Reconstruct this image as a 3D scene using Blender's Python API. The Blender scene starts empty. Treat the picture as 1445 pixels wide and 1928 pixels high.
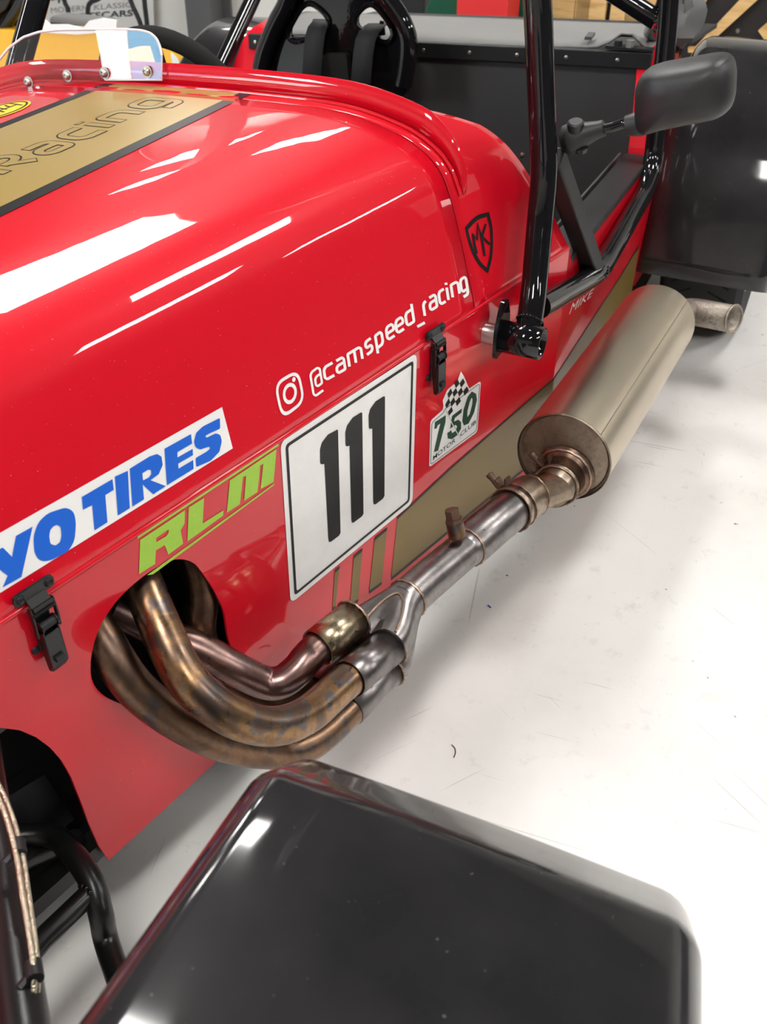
import bpy, bmesh, math, random
from mathutils import Vector, Matrix
from mathutils.bvhtree import BVHTree
random.seed(7)
SC = bpy.context.scene
COL = SC.collection

# ------------------------------------------------------------------ camera
CAM = Vector((0.0, -0.65, 1.12))
RIGHT = Vector((0.58654005, -0.80989171, 0.00679535))
DOWN = Vector((-0.47445563, -0.35038604, -0.80754038))
FWD = Vector((0.65640126, 0.47043069, -0.58977313))
FPX, PX, PY = 1866.0, 722.5, 964.0
cd = bpy.data.cameras.new('camera')
cd.sensor_fit = 'VERTICAL'; cd.sensor_height = 36.0; cd.sensor_width = 27.0
cd.lens = 36.0 * FPX / 1928.0
cd.clip_start = 0.02
cd.dof.use_dof = True; cd.dof.focus_distance = 1.22; cd.dof.aperture_fstop = 11.0
co = bpy.data.objects.new('camera', cd); COL.objects.link(co)
co.matrix_world = Matrix(((RIGHT.x, -DOWN.x, -FWD.x, CAM.x), (RIGHT.y, -DOWN.y, -FWD.y, CAM.y),
                          (RIGHT.z, -DOWN.z, -FWD.z, CAM.z), (0, 0, 0, 1)))
SC.camera = co

# ------------------------------------------------------------------ world and exposure
w = bpy.data.worlds.new('world'); SC.world = w; w.use_nodes = True
w.node_tree.nodes['Background'].inputs[0].default_value = (0.75, 0.85, 1.0, 1)
w.node_tree.nodes['Background'].inputs[1].default_value = 0.6
SC.view_settings.view_transform = 'Standard'
SC.view_settings.look = 'None'
SC.view_settings.gamma = 1.0
SC.view_settings.use_curve_mapping = False
SC.view_settings.exposure = 0.1

# ceiling lights: (x, y, length along car, width) on the ceiling, see the builder below
CEIL = 3.0
LIGHT_E = 35.0

# ------------------------------------------------------------------ geometry helpers
TH = math.radians(11.456915)
A = Vector((math.cos(TH), math.sin(TH), 0)); N = Vector((-math.sin(TH), math.cos(TH), 0))
K = Vector((1.41, 0, 0)); ROLL = 0.045
def W(s, o, z):                      # car frame: s rearwards, o inwards from the left flank, z up
    p = K + A * s + N * o; p.z = z - ROLL * max(o, 0.0); return p
def ray(u, v):
    return (RIGHT * (u - PX) + DOWN * (v - PY) + FWD * FPX).normalized()
def hitplane(u, v, p, n):
    d = ray(u, v); return CAM + d * ((p - CAM).dot(n) / d.dot(n))
def pan(u, v, y=0.0): return hitplane(u, v, Vector((0, y, 0)), Vector((0, 1, 0)))
def sp(u, v, s): return hitplane(u, v, K + A * s, A)
def op(u, v, o): return hitplane(u, v, K + N * o, N)
def zp(u, v, z): return hitplane(u, v, Vector((0, 0, z)), Vector((0, 0, 1)))
def crop(pts, ox, oy, k): return [(ox + x / k, oy + y / k) for x, y in pts]

# ------------------------------------------------------------------ materials
M = {}
def mat(name, col=(0.5, 0.5, 0.5), rough=0.5, metal=0.0, coat=0.0, coat_r=0.03, spec=0.5, ior=None):
    m = bpy.data.materials.new(name); m.use_nodes = True
    b = m.node_tree.nodes['Principled BSDF']
    b.inputs['Base Color'].default_value = (*col, 1); b.inputs['Roughness'].default_value = rough
    b.inputs['Metallic'].default_value = metal; b.inputs['Coat Weight'].default_value = coat
    b.inputs['Coat Roughness'].default_value = coat_r; b.inputs['Specular IOR Level'].default_value = spec
    M[name] = m; return m
def nd(m, t): return m.node_tree.nodes.new(t)
def ln(m, a, b): m.node_tree.links.new(a, b)
def bsdf(m): return m.node_tree.nodes['Principled BSDF']
def coords(m, scale=(1, 1, 1), rot=(0, 0, 0), kind='Object'):
    tc = nd(m, 'ShaderNodeTexCoord'); mp = nd(m, 'ShaderNodeMapping')
    mp.inputs['Scale'].default_value = scale; mp.inputs['Rotation'].default_value = rot
    ln(m, tc.outputs[kind], mp.inputs['Vector']); return mp.outputs['Vector']
def noise(m, vec, scale, detail=3, rough=0.5, dist=0.0):
    n = nd(m, 'ShaderNodeTexNoise'); n.inputs['Scale'].default_value = scale; n.inputs['Detail'].default_value = detail
    n.inputs['Roughness'].default_value = rough; n.inputs['Distortion'].default_value = dist
    if vec is not None: ln(m, vec, n.inputs['Vector'])
    return n.outputs['Fac']
def ramp(m, fac, stops):
    r = nd(m, 'ShaderNodeValToRGB'); e = r.color_ramp.elements
    while len(e) < len(stops): e.new(0.5)
    for i, (p, c) in enumerate(stops): e[i].position = p; e[i].color = (*c, 1) if len(c) == 3 else c
    ln(m, fac, r.inputs['Fac']); return r.outputs['Color']
def mixc(m, fac, c1, c2, mode='MIX'):
    x = nd(m, 'ShaderNodeMix'); x.data_type = 'RGBA'; x.blend_type = mode
    for k, v in ((0, fac), (6, c1), (7, c2)):
        if isinstance(v, (int, float)): x.inputs[k].default_value = v
        elif isinstance(v, tuple): x.inputs[k].default_value = (*v, 1)
        else: ln(m, v, x.inputs[k])
    return x.outputs[2]
def bump(m, h, strength=0.1, dist=0.01, tocoat=False):
    b = nd(m, 'ShaderNodeBump'); b.inputs['Strength'].default_value = strength; b.inputs['Distance'].default_value = dist
    ln(m, h, b.inputs['Height']); ln(m, b.outputs['Normal'], bsdf(m).inputs['Normal'])
    if tocoat: ln(m, b.outputs['Normal'], bsdf(m).inputs['Coat Normal'])
def g3(v): return (v, v, v)

m = mat('red_paint', (0.60, 0.002, 0.014), 0.40, coat=0.85, coat_r=0.02, spec=0.12)
v = coords(m)
f = noise(m, v, 420, 2); sp_ = ramp(m, f, [(0.0, g3(0)), (0.755, g3(0)), (0.77, g3(1))])
ln(m, mixc(m, sp_, (0.60, 0.002, 0.014), (0.75, 0.35, 0.35)), bsdf(m).inputs['Base Color'])
bump(m, noise(m, v, 9, 2), 0.06, 0.01, True)
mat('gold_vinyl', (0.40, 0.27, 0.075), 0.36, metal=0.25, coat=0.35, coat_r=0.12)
mat('gold_vinyl_shaded', (0.19, 0.125, 0.03), 0.36, metal=0.2, coat=0.3, coat_r=0.12, spec=0.2)  # same gold vinyl, with the shade on the flank darkened into its colour
mat('black_vinyl', (0.007, 0.007, 0.007), 0.4, spec=0.3)
mat('white_vinyl', (0.82, 0.81, 0.79), 0.32, coat=0.3, coat_r=0.1)
m = mat('board_white', (0.80, 0.79, 0.76), 0.30, coat=0.4, coat_r=0.08)
f = noise(m, coords(m), 30, 5, 0.65)
ln(m, ramp(m, f, [(0.0, (0.62, 0.60, 0.55)), (0.32, (0.78, 0.77, 0.74)), (0.6, (0.82, 0.81, 0.79))]), bsdf(m).inputs['Base Color'])
mat('blue_vinyl', (0.0, 0.11, 0.60), 0.4, coat=0.25, coat_r=0.1)
m = mat('lime_vinyl', (0.33, 0.58, 0.03), 0.42, coat=0.2, coat_r=0.12)
bump(m, noise(m, coords(m), 160, 3), 0.35, 0.002)
mat('green_print', (0.012, 0.055, 0.03), 0.4)
mat('yellow_vinyl', (0.85, 0.62, 0.02), 0.4, coat=0.3)
m = mat('black_gelcoat', (0.008, 0.008, 0.009), 0.30, coat=1.0, coat_r=0.03, spec=0.05)
v = coords(m)
d1 = noise(m, v, 6, 4, 0.6); d2 = noise(m, v, 260, 1)
sc = ramp(m, d2, [(0.0, g3(0)), (0.785, g3(0)), (0.80, g3(1))])
ln(m, mixc(m, sc, ramp(m, d1, [(0.3, (0.008, 0.008, 0.009)), (0.75, (0.022, 0.021, 0.022))]), (0.13, 0.13, 0.135)), bsdf(m).inputs['Base Color'])
ln(m, ramp(m, d1, [(0.35, g3(0.02)), (0.8, g3(0.12))]), bsdf(m).inputs['Coat Roughness'])
m = mat('black_powdercoat', (0.008, 0.008, 0.008), 0.30, coat=0.0, spec=0.4)
bump(m, noise(m, coords(m), 300, 2), 0.06, 0.002)
m = mat('cage_black', (0.006, 0.006, 0.007), 0.30, coat=1.0, coat_r=0.05, spec=0.0)
bump(m, noise(m, coords(m), 60, 2), 0.03, 0.004, True)
m = mat('black_plastic', (0.016, 0.016, 0.017), 0.45, spec=0.45)
bump(m, noise(m, coords(m), 900, 2), 0.12, 0.001)
mat('satin_black', (0.011, 0.011, 0.012), 0.5, spec=0.35)
mat('matt_black', (0.008, 0.008, 0.008), 0.8, spec=0.2)
m = mat('bulkhead_black', (0.045, 0.045, 0.046), 0.55)
bump(m, noise(m, coords(m), 500, 2), 0.15, 0.001)
m = mat('rubber', (0.016, 0.016, 0.016), 0.7, spec=0.3)
mat('webbing', (0.020, 0.020, 0.021), 0.75, spec=0.3)
m = mat('suede_black', (0.018, 0.017, 0.016), 0.9, spec=0.15)
m = mat('cover_grey', (0.20, 0.195, 0.19), 0.75, spec=0.25)
bump(m, noise(m, coords(m), 60, 5, 0.7), 0.3, 0.004)
mat('cloth_dark', (0.09, 0.09, 0.09), 0.85)
mat('alloy', (0.62, 0.60, 0.58), 0.32, metal=1.0)
mat('bolt_steel', (0.50, 0.47, 0.42), 0.35, metal=1.0)
mat('rusty_bolt', (0.15, 0.09, 0.065), 0.55, metal=0.8)
# heat-tinted exhaust steel
def tinted(name, stops, r0, r1, sc=14, seed=0.0):
    m = mat(name, (0.3, 0.2, 0.15), 0.35, metal=1.0)
    v = coords(m); mp = v.node; mp.inputs['Location'].default_value = (seed, seed * 0.7, seed * 1.3)
    f = noise(m, v, sc, 6, 0.62, 0.6); f2 = noise(m, v, sc * 5, 4, 0.6)
    c = ramp(m, f, stops)
    ln(m, mixc(m, ramp(m, f2, [(0.45, g3(0)), (0.75, g3(0.45))]), c, (0.10, 0.08, 0.07)), bsdf(m).inputs['Base Color'])
    ln(m, ramp(m, f2, [(0.2, g3(r0)), (0.8, g3(r1))]), bsdf(m).inputs['Roughness'])
    bump(m, f2, 0.012, 0.002); return m
tinted('pipe_bronze', [(0.30, (0.12, 0.10, 0.10)), (0.42, (0.20, 0.125, 0.08)), (0.50, (0.36, 0.21, 0.10)), (0.55, (0.17, 0.155, 0.16)), (0.60, (0.21, 0.13, 0.085)), (0.70, (0.14, 0.10, 0.085)), (0.8, (0.30, 0.17, 0.08))], 0.22, 0.42)
tinted('pipe_purple', [(0.30, (0.15, 0.105, 0.10)), (0.48, (0.30, 0.18, 0.15)), (0.6, (0.20, 0.13, 0.125)), (0.75, (0.27, 0.19, 0.13))], 0.22, 0.42, seed=3.1)
tinted('pipe_brown', [(0.30, (0.085, 0.06, 0.05)), (0.45, (0.16, 0.10, 0.07)), (0.55, (0.25, 0.15, 0.09)), (0.62, (0.12, 0.105, 0.10)), (0.75, (0.10, 0.075, 0.065))], 0.25, 0.45, seed=5.7)
tinted('pipe_grey', [(0.30, (0.20, 0.185, 0.185)), (0.5, (0.27, 0.25, 0.245)), (0.65, (0.19, 0.175, 0.175)), (0.8, (0.30, 0.25, 0.20))], 0.24, 0.42, seed=8.2)
tinted('pipe_gold', [(0.30, (0.36, 0.29, 0.20)), (0.5, (0.50, 0.41, 0.27)), (0.7, (0.32, 0.27, 0.22))], 0.22, 0.38, seed=2.2)
tinted('pipe_warm', [(0.30, (0.28, 0.22, 0.18)), (0.5, (0.40, 0.32, 0.24)), (0.7, (0.26, 0.21, 0.19))], 0.26, 0.45, sc=22, seed=6.1)
tinted('weld', [(0.3, (0.28, 0.18, 0.13)), (0.5, (0.45, 0.33, 0.26)), (0.7, (0.22, 0.17, 0.15))], 0.3, 0.6, sc=120)
m = mat('silencer_skin', (0.5, 0.43, 0.32), 0.36, metal=1.0)
v = coords(m)
f = noise(m, v, 5, 4, 0.5)
ln(m, ramp(m, f, [(0.3, (0.54, 0.475, 0.37)), (0.7, (0.64, 0.56, 0.43))]), bsdf(m).inputs['Base Color'])
tinted('end_plate', [(0.3, (0.26, 0.20, 0.15)), (0.5, (0.34, 0.28, 0.22)), (0.7, (0.22, 0.16, 0.12))], 0.38, 0.55, sc=20, seed=4.0)
tinted('tail_metal', [(0.3, (0.25, 0.2, 0.17)), (0.5, (0.38, 0.34, 0.29)), (0.7, (0.22, 0.18, 0.16))], 0.45, 0.65, sc=60, seed=1.0)
# floor: painted concrete, scuffed
m = mat('floor_paint', (0.74, 0.72, 0.69), 0.32, spec=0.45)
v = coords(m)
a1 = noise(m, v, 2.2, 5, 0.6); a2 = noise(m, v, 17, 5, 0.75); a3 = noise(m, v, 55, 2, 0.5)
c = ramp(m, a1, [(0.25, (0.62, 0.60, 0.57)), (0.5, (0.72, 0.705, 0.68)), (0.75, (0.77, 0.755, 0.735))])
c = mixc(m, ramp(m, a2, [(0.58, g3(0)), (0.74, g3(0.42))]), c, (0.42, 0.40, 0.36))
c = mixc(m, ramp(m, a3, [(0.745, g3(0)), (0.78, g3(0.9))]), c, (0.10, 0.085, 0.075))
for rot, th in ((0.4, 0.0), (1.3, 5.0), (2.0, 9.0), (2.7, 13.0)):
    v0 = coords(m, (1, 1, 1), (0, 0, rot)); mp2 = nd(m, 'ShaderNodeMapping'); mp2.inputs['Scale'].default_value = (3.0, 130.0, 1.0); mp2.inputs['Location'].default_value = (th, th * 3, 0)
    ln(m, v0, mp2.inputs['Vector']); vs = mp2.outputs['Vector']
    s1 = noise(m, vs, 1.0, 2, 0.5, 0.3)
    c = mixc(m, ramp(m, s1, [(0.725, g3(0)), (0.75, g3(0.6))]), c, (0.36, 0.34, 0.32))
ln(m, c, bsdf(m).inputs['Base Color'])
ln(m, ramp(m, a2, [(0.3, g3(0.24)), (0.75, g3(0.48))]), bsdf(m).inputs['Roughness'])
bump(m, a2, 0.03, 0.004)
m = mat('wall_paint', (0.74, 0.71, 0.66), 0.7)
f = noise(m, coords(m, (1, 1, 0.2)), 3, 4); ln(m, ramp(m, f, [(0.3, (0.66, 0.63, 0.58)), (0.7, (0.78, 0.76, 0.71))]), bsdf(m).inputs['Base Color'])
mat('wall_dark', (0.06, 0.06, 0.065), 0.7)
mat('ceiling_paint', (0.10, 0.10, 0.105), 0.8)
mat('pillar_paint', (0.085, 0.082, 0.085), 0.6)
m = mat('pine', (0.60, 0.36, 0.13), 0.6)
v = coords(m, (3, 3, 26), (0, 0, 0)); f = noise(m, v, 2.0, 5, 0.6, 0.6)
ln(m, ramp(m, f, [(0.3, (0.50, 0.28, 0.09)), (0.5, (0.64, 0.40, 0.16)), (0.75, (0.72, 0.49, 0.22))]), bsdf(m).inputs['Base Color'])
mat('black_ply', (0.012, 0.010, 0.010), 0.6)
mat('yellow_paint', (0.90, 0.46, 0.005), 0.3, coat=1.0)
mat('white_paint', (0.80, 0.79, 0.76), 0.35, coat=0.5)
mat('green_paint', (0.010, 0.085, 0.045), 0.25, coat=1.0)
mat('red_plastic', (0.68, 0.02, 0.02), 0.5)
mat('paper', (0.85, 0.84, 0.82), 0.8)
mat('banner_cloth', (0.60, 0.58, 0.55), 0.7)
mat('banner_print', (0.05, 0.05, 0.055), 0.7)
mat('banner_print_light', (0.22, 0.21, 0.21), 0.7)
mat('braid', (0.50, 0.44, 0.33), 0.35, metal=1.0)
m = M['braid']; bump(m, noise(m, coords(m), 700, 1), 0.6, 0.002)
mat('mirror_glass', (0.9, 0.9, 0.9), 0.02, metal=1.0)
m = mat('acrylic', (1, 1, 1), 0.0)
b = bsdf(m); b.inputs['Transmission Weight'].default_value = 1.0; b.inputs['IOR'].default_value = 1.49
b.inputs['Base Color'].default_value = (0.95, 0.95, 0.97, 1); b.inputs['Roughness'].default_value = 0.02
mat('acrylic_edge', (0.78, 0.74, 0.78), 0.25)
def emis(name, col, st):
    m = mat(name, col, 0.5); b = bsdf(m); b.inputs['Emission Color'].default_value = (*col, 1); b.inputs['Emission Strength'].default_value = st; return m
emis('lamp', (1.0, 0.98, 0.955), LIGHT_E)

# ------------------------------------------------------------------ object helpers
EMPTY_LOC = {}
def parent(o, p):
    if p is None: return
    o.parent = p
    if p.name in EMPTY_LOC: o.matrix_parent_inverse = Matrix.Translation(-EMPTY_LOC[p.name])
def empty(name, loc, label, cat, group=None):
    o = bpy.data.objects.new(name, None); COL.objects.link(o); o.location = loc; o.empty_display_size = 0.1
    EMPTY_LOC[o.name] = Vector(loc); tag(o, label, cat, group); return o
def tag(o, label=None, cat=None, group=None, kind=None):
    if label: o['label'] = label
    if cat: o['category'] = cat
    if group: o['group'] = group
    if kind: o['kind'] = kind
    return o
def fin(name, me, material, par=None, smooth=True, angle=35, label=None):
    if material: me.materials.append(M[material])
    if smooth:
        me.shade_smooth()
        try: me.set_sharp_from_angle(angle=math.radians(angle))
        except Exception: pass
    o = bpy.data.objects.new(name, me); COL.objects.link(o); parent(o, par)
    if label: o['label'] = label
    return o
def obj(name, verts, faces, material, par=None, smooth=True, angle=35, label=None):
    me = bpy.data.meshes.new(name); me.from_pydata([tuple(v) for v in verts], [], faces); me.update()
    bm = bmesh.new(); bm.from_mesh(me); bmesh.ops.recalc_face_normals(bm, faces=bm.faces); bm.to_mesh(me); bm.free()
    return fin(name, me, material, par, smooth, angle, label)
def bmobj(name, bm, material, par=None, smooth=True, angle=35, label=None, recalc=True):
    if recalc: bmesh.ops.recalc_face_normals(bm, faces=bm.faces)
    me = bpy.data.meshes.new(name); bm.to_mesh(me); bm.free(); return fin(name, me, material, par, smooth, angle, label)
def mod_solid(o, t, off=-1):
    s = o.modifiers.new('thickness', 'SOLIDIFY'); s.thickness = t; s.offset = off; return o
def mod_bevel(o, wd, seg=3):
    b = o.modifiers.new('bevel', 'BEVEL'); b.width = wd; b.segments = seg; b.limit_method = 'ANGLE'; b.angle_limit = math.radians(40); return o
def catmull(pts, n=6):
    pts = [Vector(p) for p in pts]; out = []
    P = [pts[0] * 2 - pts[1]] + pts + [pts[-1] * 2 - pts[-2]]
    for i in range(1, len(P) - 2):
        for k in range(n):
            t = k / n; p0, p1, p2, p3 = P[i - 1:i + 3]
            out.append(0.5 * ((2 * p1) + (p2 - p0) * t + (2 * p0 - 5 * p1 + 4 * p2 - p3) * t * t + (3 * p1 - p0 - 3 * p2 + p3) * t ** 3))
    out.append(pts[-1]); return out
def fillet(pts, r, n=6, closed=False):
    pts = [Vector(p) for p in pts]; out = []; L = len(pts)
    for i, p in enumerate(pts):
        if not closed and i in (0, L - 1): out.append(p); continue
        a = pts[i - 1] - p; b = pts[(i + 1) % L] - p
        rr = r[i] if isinstance(r, (list, tuple)) else r
        rr = min(rr, a.length * 0.49, b.length * 0.49)
        if rr < 1e-6: out.append(p); continue
        p0 = p + a.normalized() * rr; p1 = p + b.normalized() * rr
        for k in range(n + 1):
            t = k / n; out.append(p0 * (1 - t) ** 2 + p * 2 * t * (1 - t) + p1 * t * t)
    return out
def sweep(bm, path, rad, seg=18, caps=True, sx=1.0):
    path = [Vector(p) for p in path]; n = len(path); rings = []
    T = []
    for i in range(n):
        T.append((path[min(i + 1, n - 1)] - path[max(i - 1, 0)]).normalized())
    up = Vector((0, 0, 1)) if abs(T[0].z) < 0.9 else Vector((1, 0, 0))
    u = T[0].cross(up).normalized()
    for i in range(n):
        if i: u = (u - T[i] * u.dot(T[i])).normalized()
        v = T[i].cross(u); r = rad[i] if isinstance(rad, (list, tuple)) else rad
        rings.append([bm.verts.new(path[i] + (u * math.cos(2 * math.pi * k / seg) * sx + v * math.sin(2 * math.pi * k / seg)) * r) for k in range(seg)])
    for i in range(n - 1):
        for k in range(seg):
            bm.faces.new((rings[i][k], rings[i][(k + 1) % seg], rings[i + 1][(k + 1) % seg], rings[i + 1][k]))
    if caps: bm.faces.new(rings[0][::-1]); bm.faces.new(rings[-1])
def tube(name, path, rad, material, par=None, seg=20, caps=True, label=None, wall=0.0):
    bm = bmesh.new(); sweep(bm, path, rad, seg, caps and wall == 0)
    o = bmobj(name, bm, material, par, True, 40, label)
    if wall: mod_solid(o, wall, -1)
    return o
def frame(axis):
    axis = Vector(axis).normalized(); up = Vector((0, 0, 1)) if abs(axis.z) < 0.9 else Vector((1, 0, 0))
    u = axis.cross(up).normalized(); return axis, u, axis.cross(u)
def lathe(name, origin, axis, prof, material, par=None, seg=40, label=None, angle=30):
    ax, u, v = frame(axis); origin = Vector(origin); bm = bmesh.new(); rings = []
    for (t, r) in prof:
        if r < 1e-6: rings.append([bm.verts.new(origin + ax * t)])
        else: rings.append([bm.verts.new(origin + ax * t + (u * math.cos(2 * math.pi * k / seg) + v * math.sin(2 * math.pi * k / seg)) * r) for k in range(seg)])
    for a, b in zip(rings[:-1], rings[1:]):
        for k in range(seg):
            q = [a[k % len(a)], a[(k + 1) % len(a)], b[(k + 1) % len(b)], b[k % len(b)]]
            q = list(dict.fromkeys(q))
            if len(q) > 2: bm.faces.new(q)
    return bmobj(name, bm, material, par, True, angle, label)
def boxbm(bm, c, ex, ey, ez):
    c = Vector(c); vs = [bm.verts.new(c + ex * a + ey * b + ez * d) for a in (-1, 1) for b in (-1, 1) for d in (-1, 1)]
    for q in ((0, 1, 3, 2), (4, 6, 7, 5), (0, 4, 5, 1), (2, 3, 7, 6), (0, 2, 6, 4), (1, 5, 7, 3)): bm.faces.new([vs[i] for i in q])
def box(name, c, ex, ey, ez, material, par=None, bev=0.0, label=None):
    bm = bmesh.new(); boxbm(bm, c, Vector(ex), Vector(ey), Vector(ez)); o = bmobj(name, bm, material, par, bev > 0, 35, label)
    if bev: mod_bevel(o, bev)
    return o
X, Y, Z = Vector((1, 0, 0)), Vector((0, 1, 0)), Vector((0, 0, 1))
def prism(name, pts, off, material, par=None, smooth=False, holes=(), label=None, bev=0.0):
    """planar outline (3-D points, optional holes) given thickness along off"""
    bm = bmesh.new(); fillpoly(bm, [pts] + list(holes))
    r = bmesh.ops.extrude_face_region(bm, geom=list(bm.faces))
    bmesh.ops.translate(bm, verts=[e for e in r['geom'] if isinstance(e, bmesh.types.BMVert)], vec=Vector(off))
    o = bmobj(name, bm, material, par, True, 30, label)
    if bev: mod_bevel(o, bev, 2)
    return o
def fillpoly(bm, loops):
    es = []
    for lp in loops:
        vs = [bm.verts.new(Vector(p)) for p in lp]
        es += [bm.edges.new((vs[i], vs[(i + 1) % len(vs)])) for i in range(len(vs))]
    bmesh.ops.triangle_fill(bm, use_beauty=True, use_dissolve=False, edges=es)
def p3(l): return [Vector((x, y, 0)) for x, y in l]
def round2(l, r, n=5): return fillet(p3(l), r, n, closed=True)
# stickers: 2-D outlines laid onto a surface; hit(u, v) returns the point on that surface
def decal(name, shapes, hit, material, par, lift=0.0006, maxe=None, label=None, kind=None):
    bm = bmesh.new()
    for sh in shapes:
        loops = sh if isinstance(sh[0], (list, tuple)) and len(sh[0]) and not isinstance(sh[0][0], (int, float)) else [sh]
        loops = [[Vector((p[0], p[1], 0)) for p in lp] for lp in loops]
        fillpoly(bm, loops)
    if maxe:
        for _ in range(6):
            le = [e for e in bm.edges if e.calc_length() > maxe]
            if not le: break
            bmesh.ops.subdivide_edges(bm, edges=le, cuts=1); bmesh.ops.triangulate(bm, faces=bm.faces)
    for vtx in bm.verts:
        p, nn = hit(vtx.co.x, vtx.co.y); vtx.co = p + nn * lift
    o = bmobj(name, bm, material, par, False, label=label, recalc=False)
    return o
def ribbon(pts, wd, closed=False):
    pts = [Vector((p[0], p[1], 0)) for p in pts]; L = len(pts); quads = []; l = []; r = []
    for i, p in enumerate(pts):
        a = pts[i - 1] if (i or closed) else p; b = pts[(i + 1) % L] if (i < L - 1 or closed) else p
        d = (b - a); d = d.normalized() if d.length > 1e-9 else Vector((1, 0, 0))
        t = Vector((-d.y, d.x, 0)); l.append(p + t * wd / 2); r.append(p - t * wd / 2)
    for i in range(L if closed else L - 1):
        j = (i + 1) % L; quads.append([l[i], l[j], r[j], r[i]])
    return quads
def ribdecal(name, strokes, wd, hit, material, par, lift=0.0006, label=None):
    vs, fs = [], []
    for st in strokes:
        st, cl = st if isinstance(st, tuple) and isinstance(st[1], bool) else (st, False)
        for q in ribbon(st, wd, cl):
            b0 = len(vs)
            for p in q:
                h, nn = hit(p.x, p.y); vs.append(h + nn * lift)
            fs.append((b0, b0 + 1, b0 + 2, b0 + 3))
    me = bpy.data.meshes.new(name); me.from_pydata([tuple(x) for x in vs], [], fs); me.update()
    return fin(name, me, material, par, False, label=label)
def hit_pan(u, v): return pan(u, v), -Y
def hit_rear(u, v): return op(u, v, 0.0), -N
_fc = {}
def textloops(txt, bold=0.0, shear=0.0):
    """2-D triangles of Blender's built-in typeface, width and height returned"""
    cu = bpy.data.curves.new('t', 'FONT'); cu.body = txt; cu.offset = bold; cu.shear = shear; cu.resolution_u = 3
    ob = bpy.data.objects.new('t', cu); me = bpy.data.meshes.new_from_object(ob)
    vs = [v.co.copy() for v in me.vertices]; fs = [tuple(p.vertices) for p in me.polygons]
    bpy.data.objects.remove(ob); bpy.data.curves.remove(cu); bpy.data.meshes.remove(me)
    x0 = min(v.x for v in vs); x1 = max(v.x for v in vs); y0 = min(v.y for v in vs); y1 = max(v.y for v in vs)
    return [((v.x - x0) / (x1 - x0), (v.y - y0) / (y1 - y0)) for v in vs], fs
def textdecal(name, txt, quad, hit, material, par, lift=0.0006, bold=0.0, shear=0.0, label=None):
    """quad: bottom-left, bottom-right, top-right, top-left"""
    vs, fs = textloops(txt, bold, shear); bl, br, tr, tl = [Vector((*q, 0)) for q in quad]; out = []
    for x, y in vs:
        p = bl * (1 - x) * (1 - y) + br * x * (1 - y) + tr * x * y + tl * (1 - x) * y
        h, nn = hit(p.x, p.y); out.append(h + nn * lift)
    me = bpy.data.meshes.new(name); me.from_pydata([tuple(x) for x in out], [], fs); me.update()
    return fin(name, me, material, par, False, label=label)

# ================================================================== the setting
def room():
    s0, s1, o0, o1 = -4.6, 4.75, -6.0, 6.2
    c = [K + A * s + N * o for s, o in ((s0, o0), (s1, o0), (s1, o1), (s0, o1))]
    for q in c: q.z = 0
    up = Z * CEIL
    ctr = (c[0] + c[2]) / 2
    def slab(name, pts, nrm, t, material):
        o = prism(name, pts, nrm * t, material); tag(o, kind='structure'); return o
    slab('floor', c, -Z, 0.1, 'floor_paint')
    slab('ceiling', [p + up for p in c], Z, 0.1, 'ceiling_paint')
    for nm, i, j, nr in (('wall_right', 0, 1, -N), ('wall_back', 1, 2, A), ('wall_left', 2, 3, N), ('wall_front', 3, 0, -A)):
        slab(nm, [c[i], c[j], c[j] + up, c[i] + up], nr, 0.1, 'wall_dark' if nm == 'wall_right' else 'wall_paint')
room()
prism('dark_reflection_wall', [W(-4.0, -2.7, 0), W(4.4, -2.7, 0), W(4.4, -2.7, .95), W(-4.0, -2.7, .95)], -N * .08, 'wall_dark')['kind'] = 'structure'  # unseen low wall, added so the bonnet side has something dark to reflect
prism('wall_screen', [W(3.5, .6, .02), W(3.5, 6.0, .25), W(3.5, 6.0, 2.4), W(3.5, .6, 2.2)], A * .06, 'wall_paint')['kind'] = 'structure'
emis('sky_pane', (0.40, 0.72, 1.0), 8.0); emis('bright_pane', (1.0, 0.98, 0.95), 13.0)
def window(n, o0, o1, z0, z1, split):
    s = -4.6
    f = lambda o, z: K + A * (s + .004) + N * o + Z * z
    wf = prism('window_%d' % n, [f(o0 - .06, z0 - .06), f(o1 + .06, z0 - .06), f(o1 + .06, z1 + .06), f(o0 - .06, z1 + .06)], A * .05, 'white_paint', holes=[[f(o0, z0), f(split - .03, z0), f(split - .03, z1), f(o0, z1)], [f(split + .03, z0), f(o1, z0), f(o1, z1), f(split + .03, z1)]])
    tag(wf, kind='structure')
    prism('window_pane', [f(o0, z0), f(split - .03, z0), f(split - .03, z1), f(o0, z1)], A * .01, 'bright_pane', wf)
    prism('window_pane', [f(split + .03, z0), f(o1, z0), f(o1, z1), f(split + .03, z1)], A * .01, 'sky_pane', wf)
window(1, 2.6, 4.9, 1.3, 2.7, 3.5)
def ceiling_light(s, o, ls, lo):
    c = K + A * s + N * o; c.z = CEIL - 0.03
    e = empty('ceiling_light', c, 'slim white LED ceiling light panel glowing above the car', 'ceiling light', 'LED ceiling lights')
    bm = bmesh.new()
    for q in ((1, 0), (-1, 0)):
        boxbm(bm, c + A * (ls / 2 + 0.012) * q[0], A * 0.012, N * (lo / 2 + 0.024), Z * 0.028)
        boxbm(bm, c + N * (lo / 2 + 0.012) * q[0], A * (ls / 2), N * 0.012, Z * 0.028)
    bmobj('frame', bm, 'alloy', e, False)
    box('diffuser', c, A * ls / 2, N * lo / 2, Z * 0.012, 'lamp', e)
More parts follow.
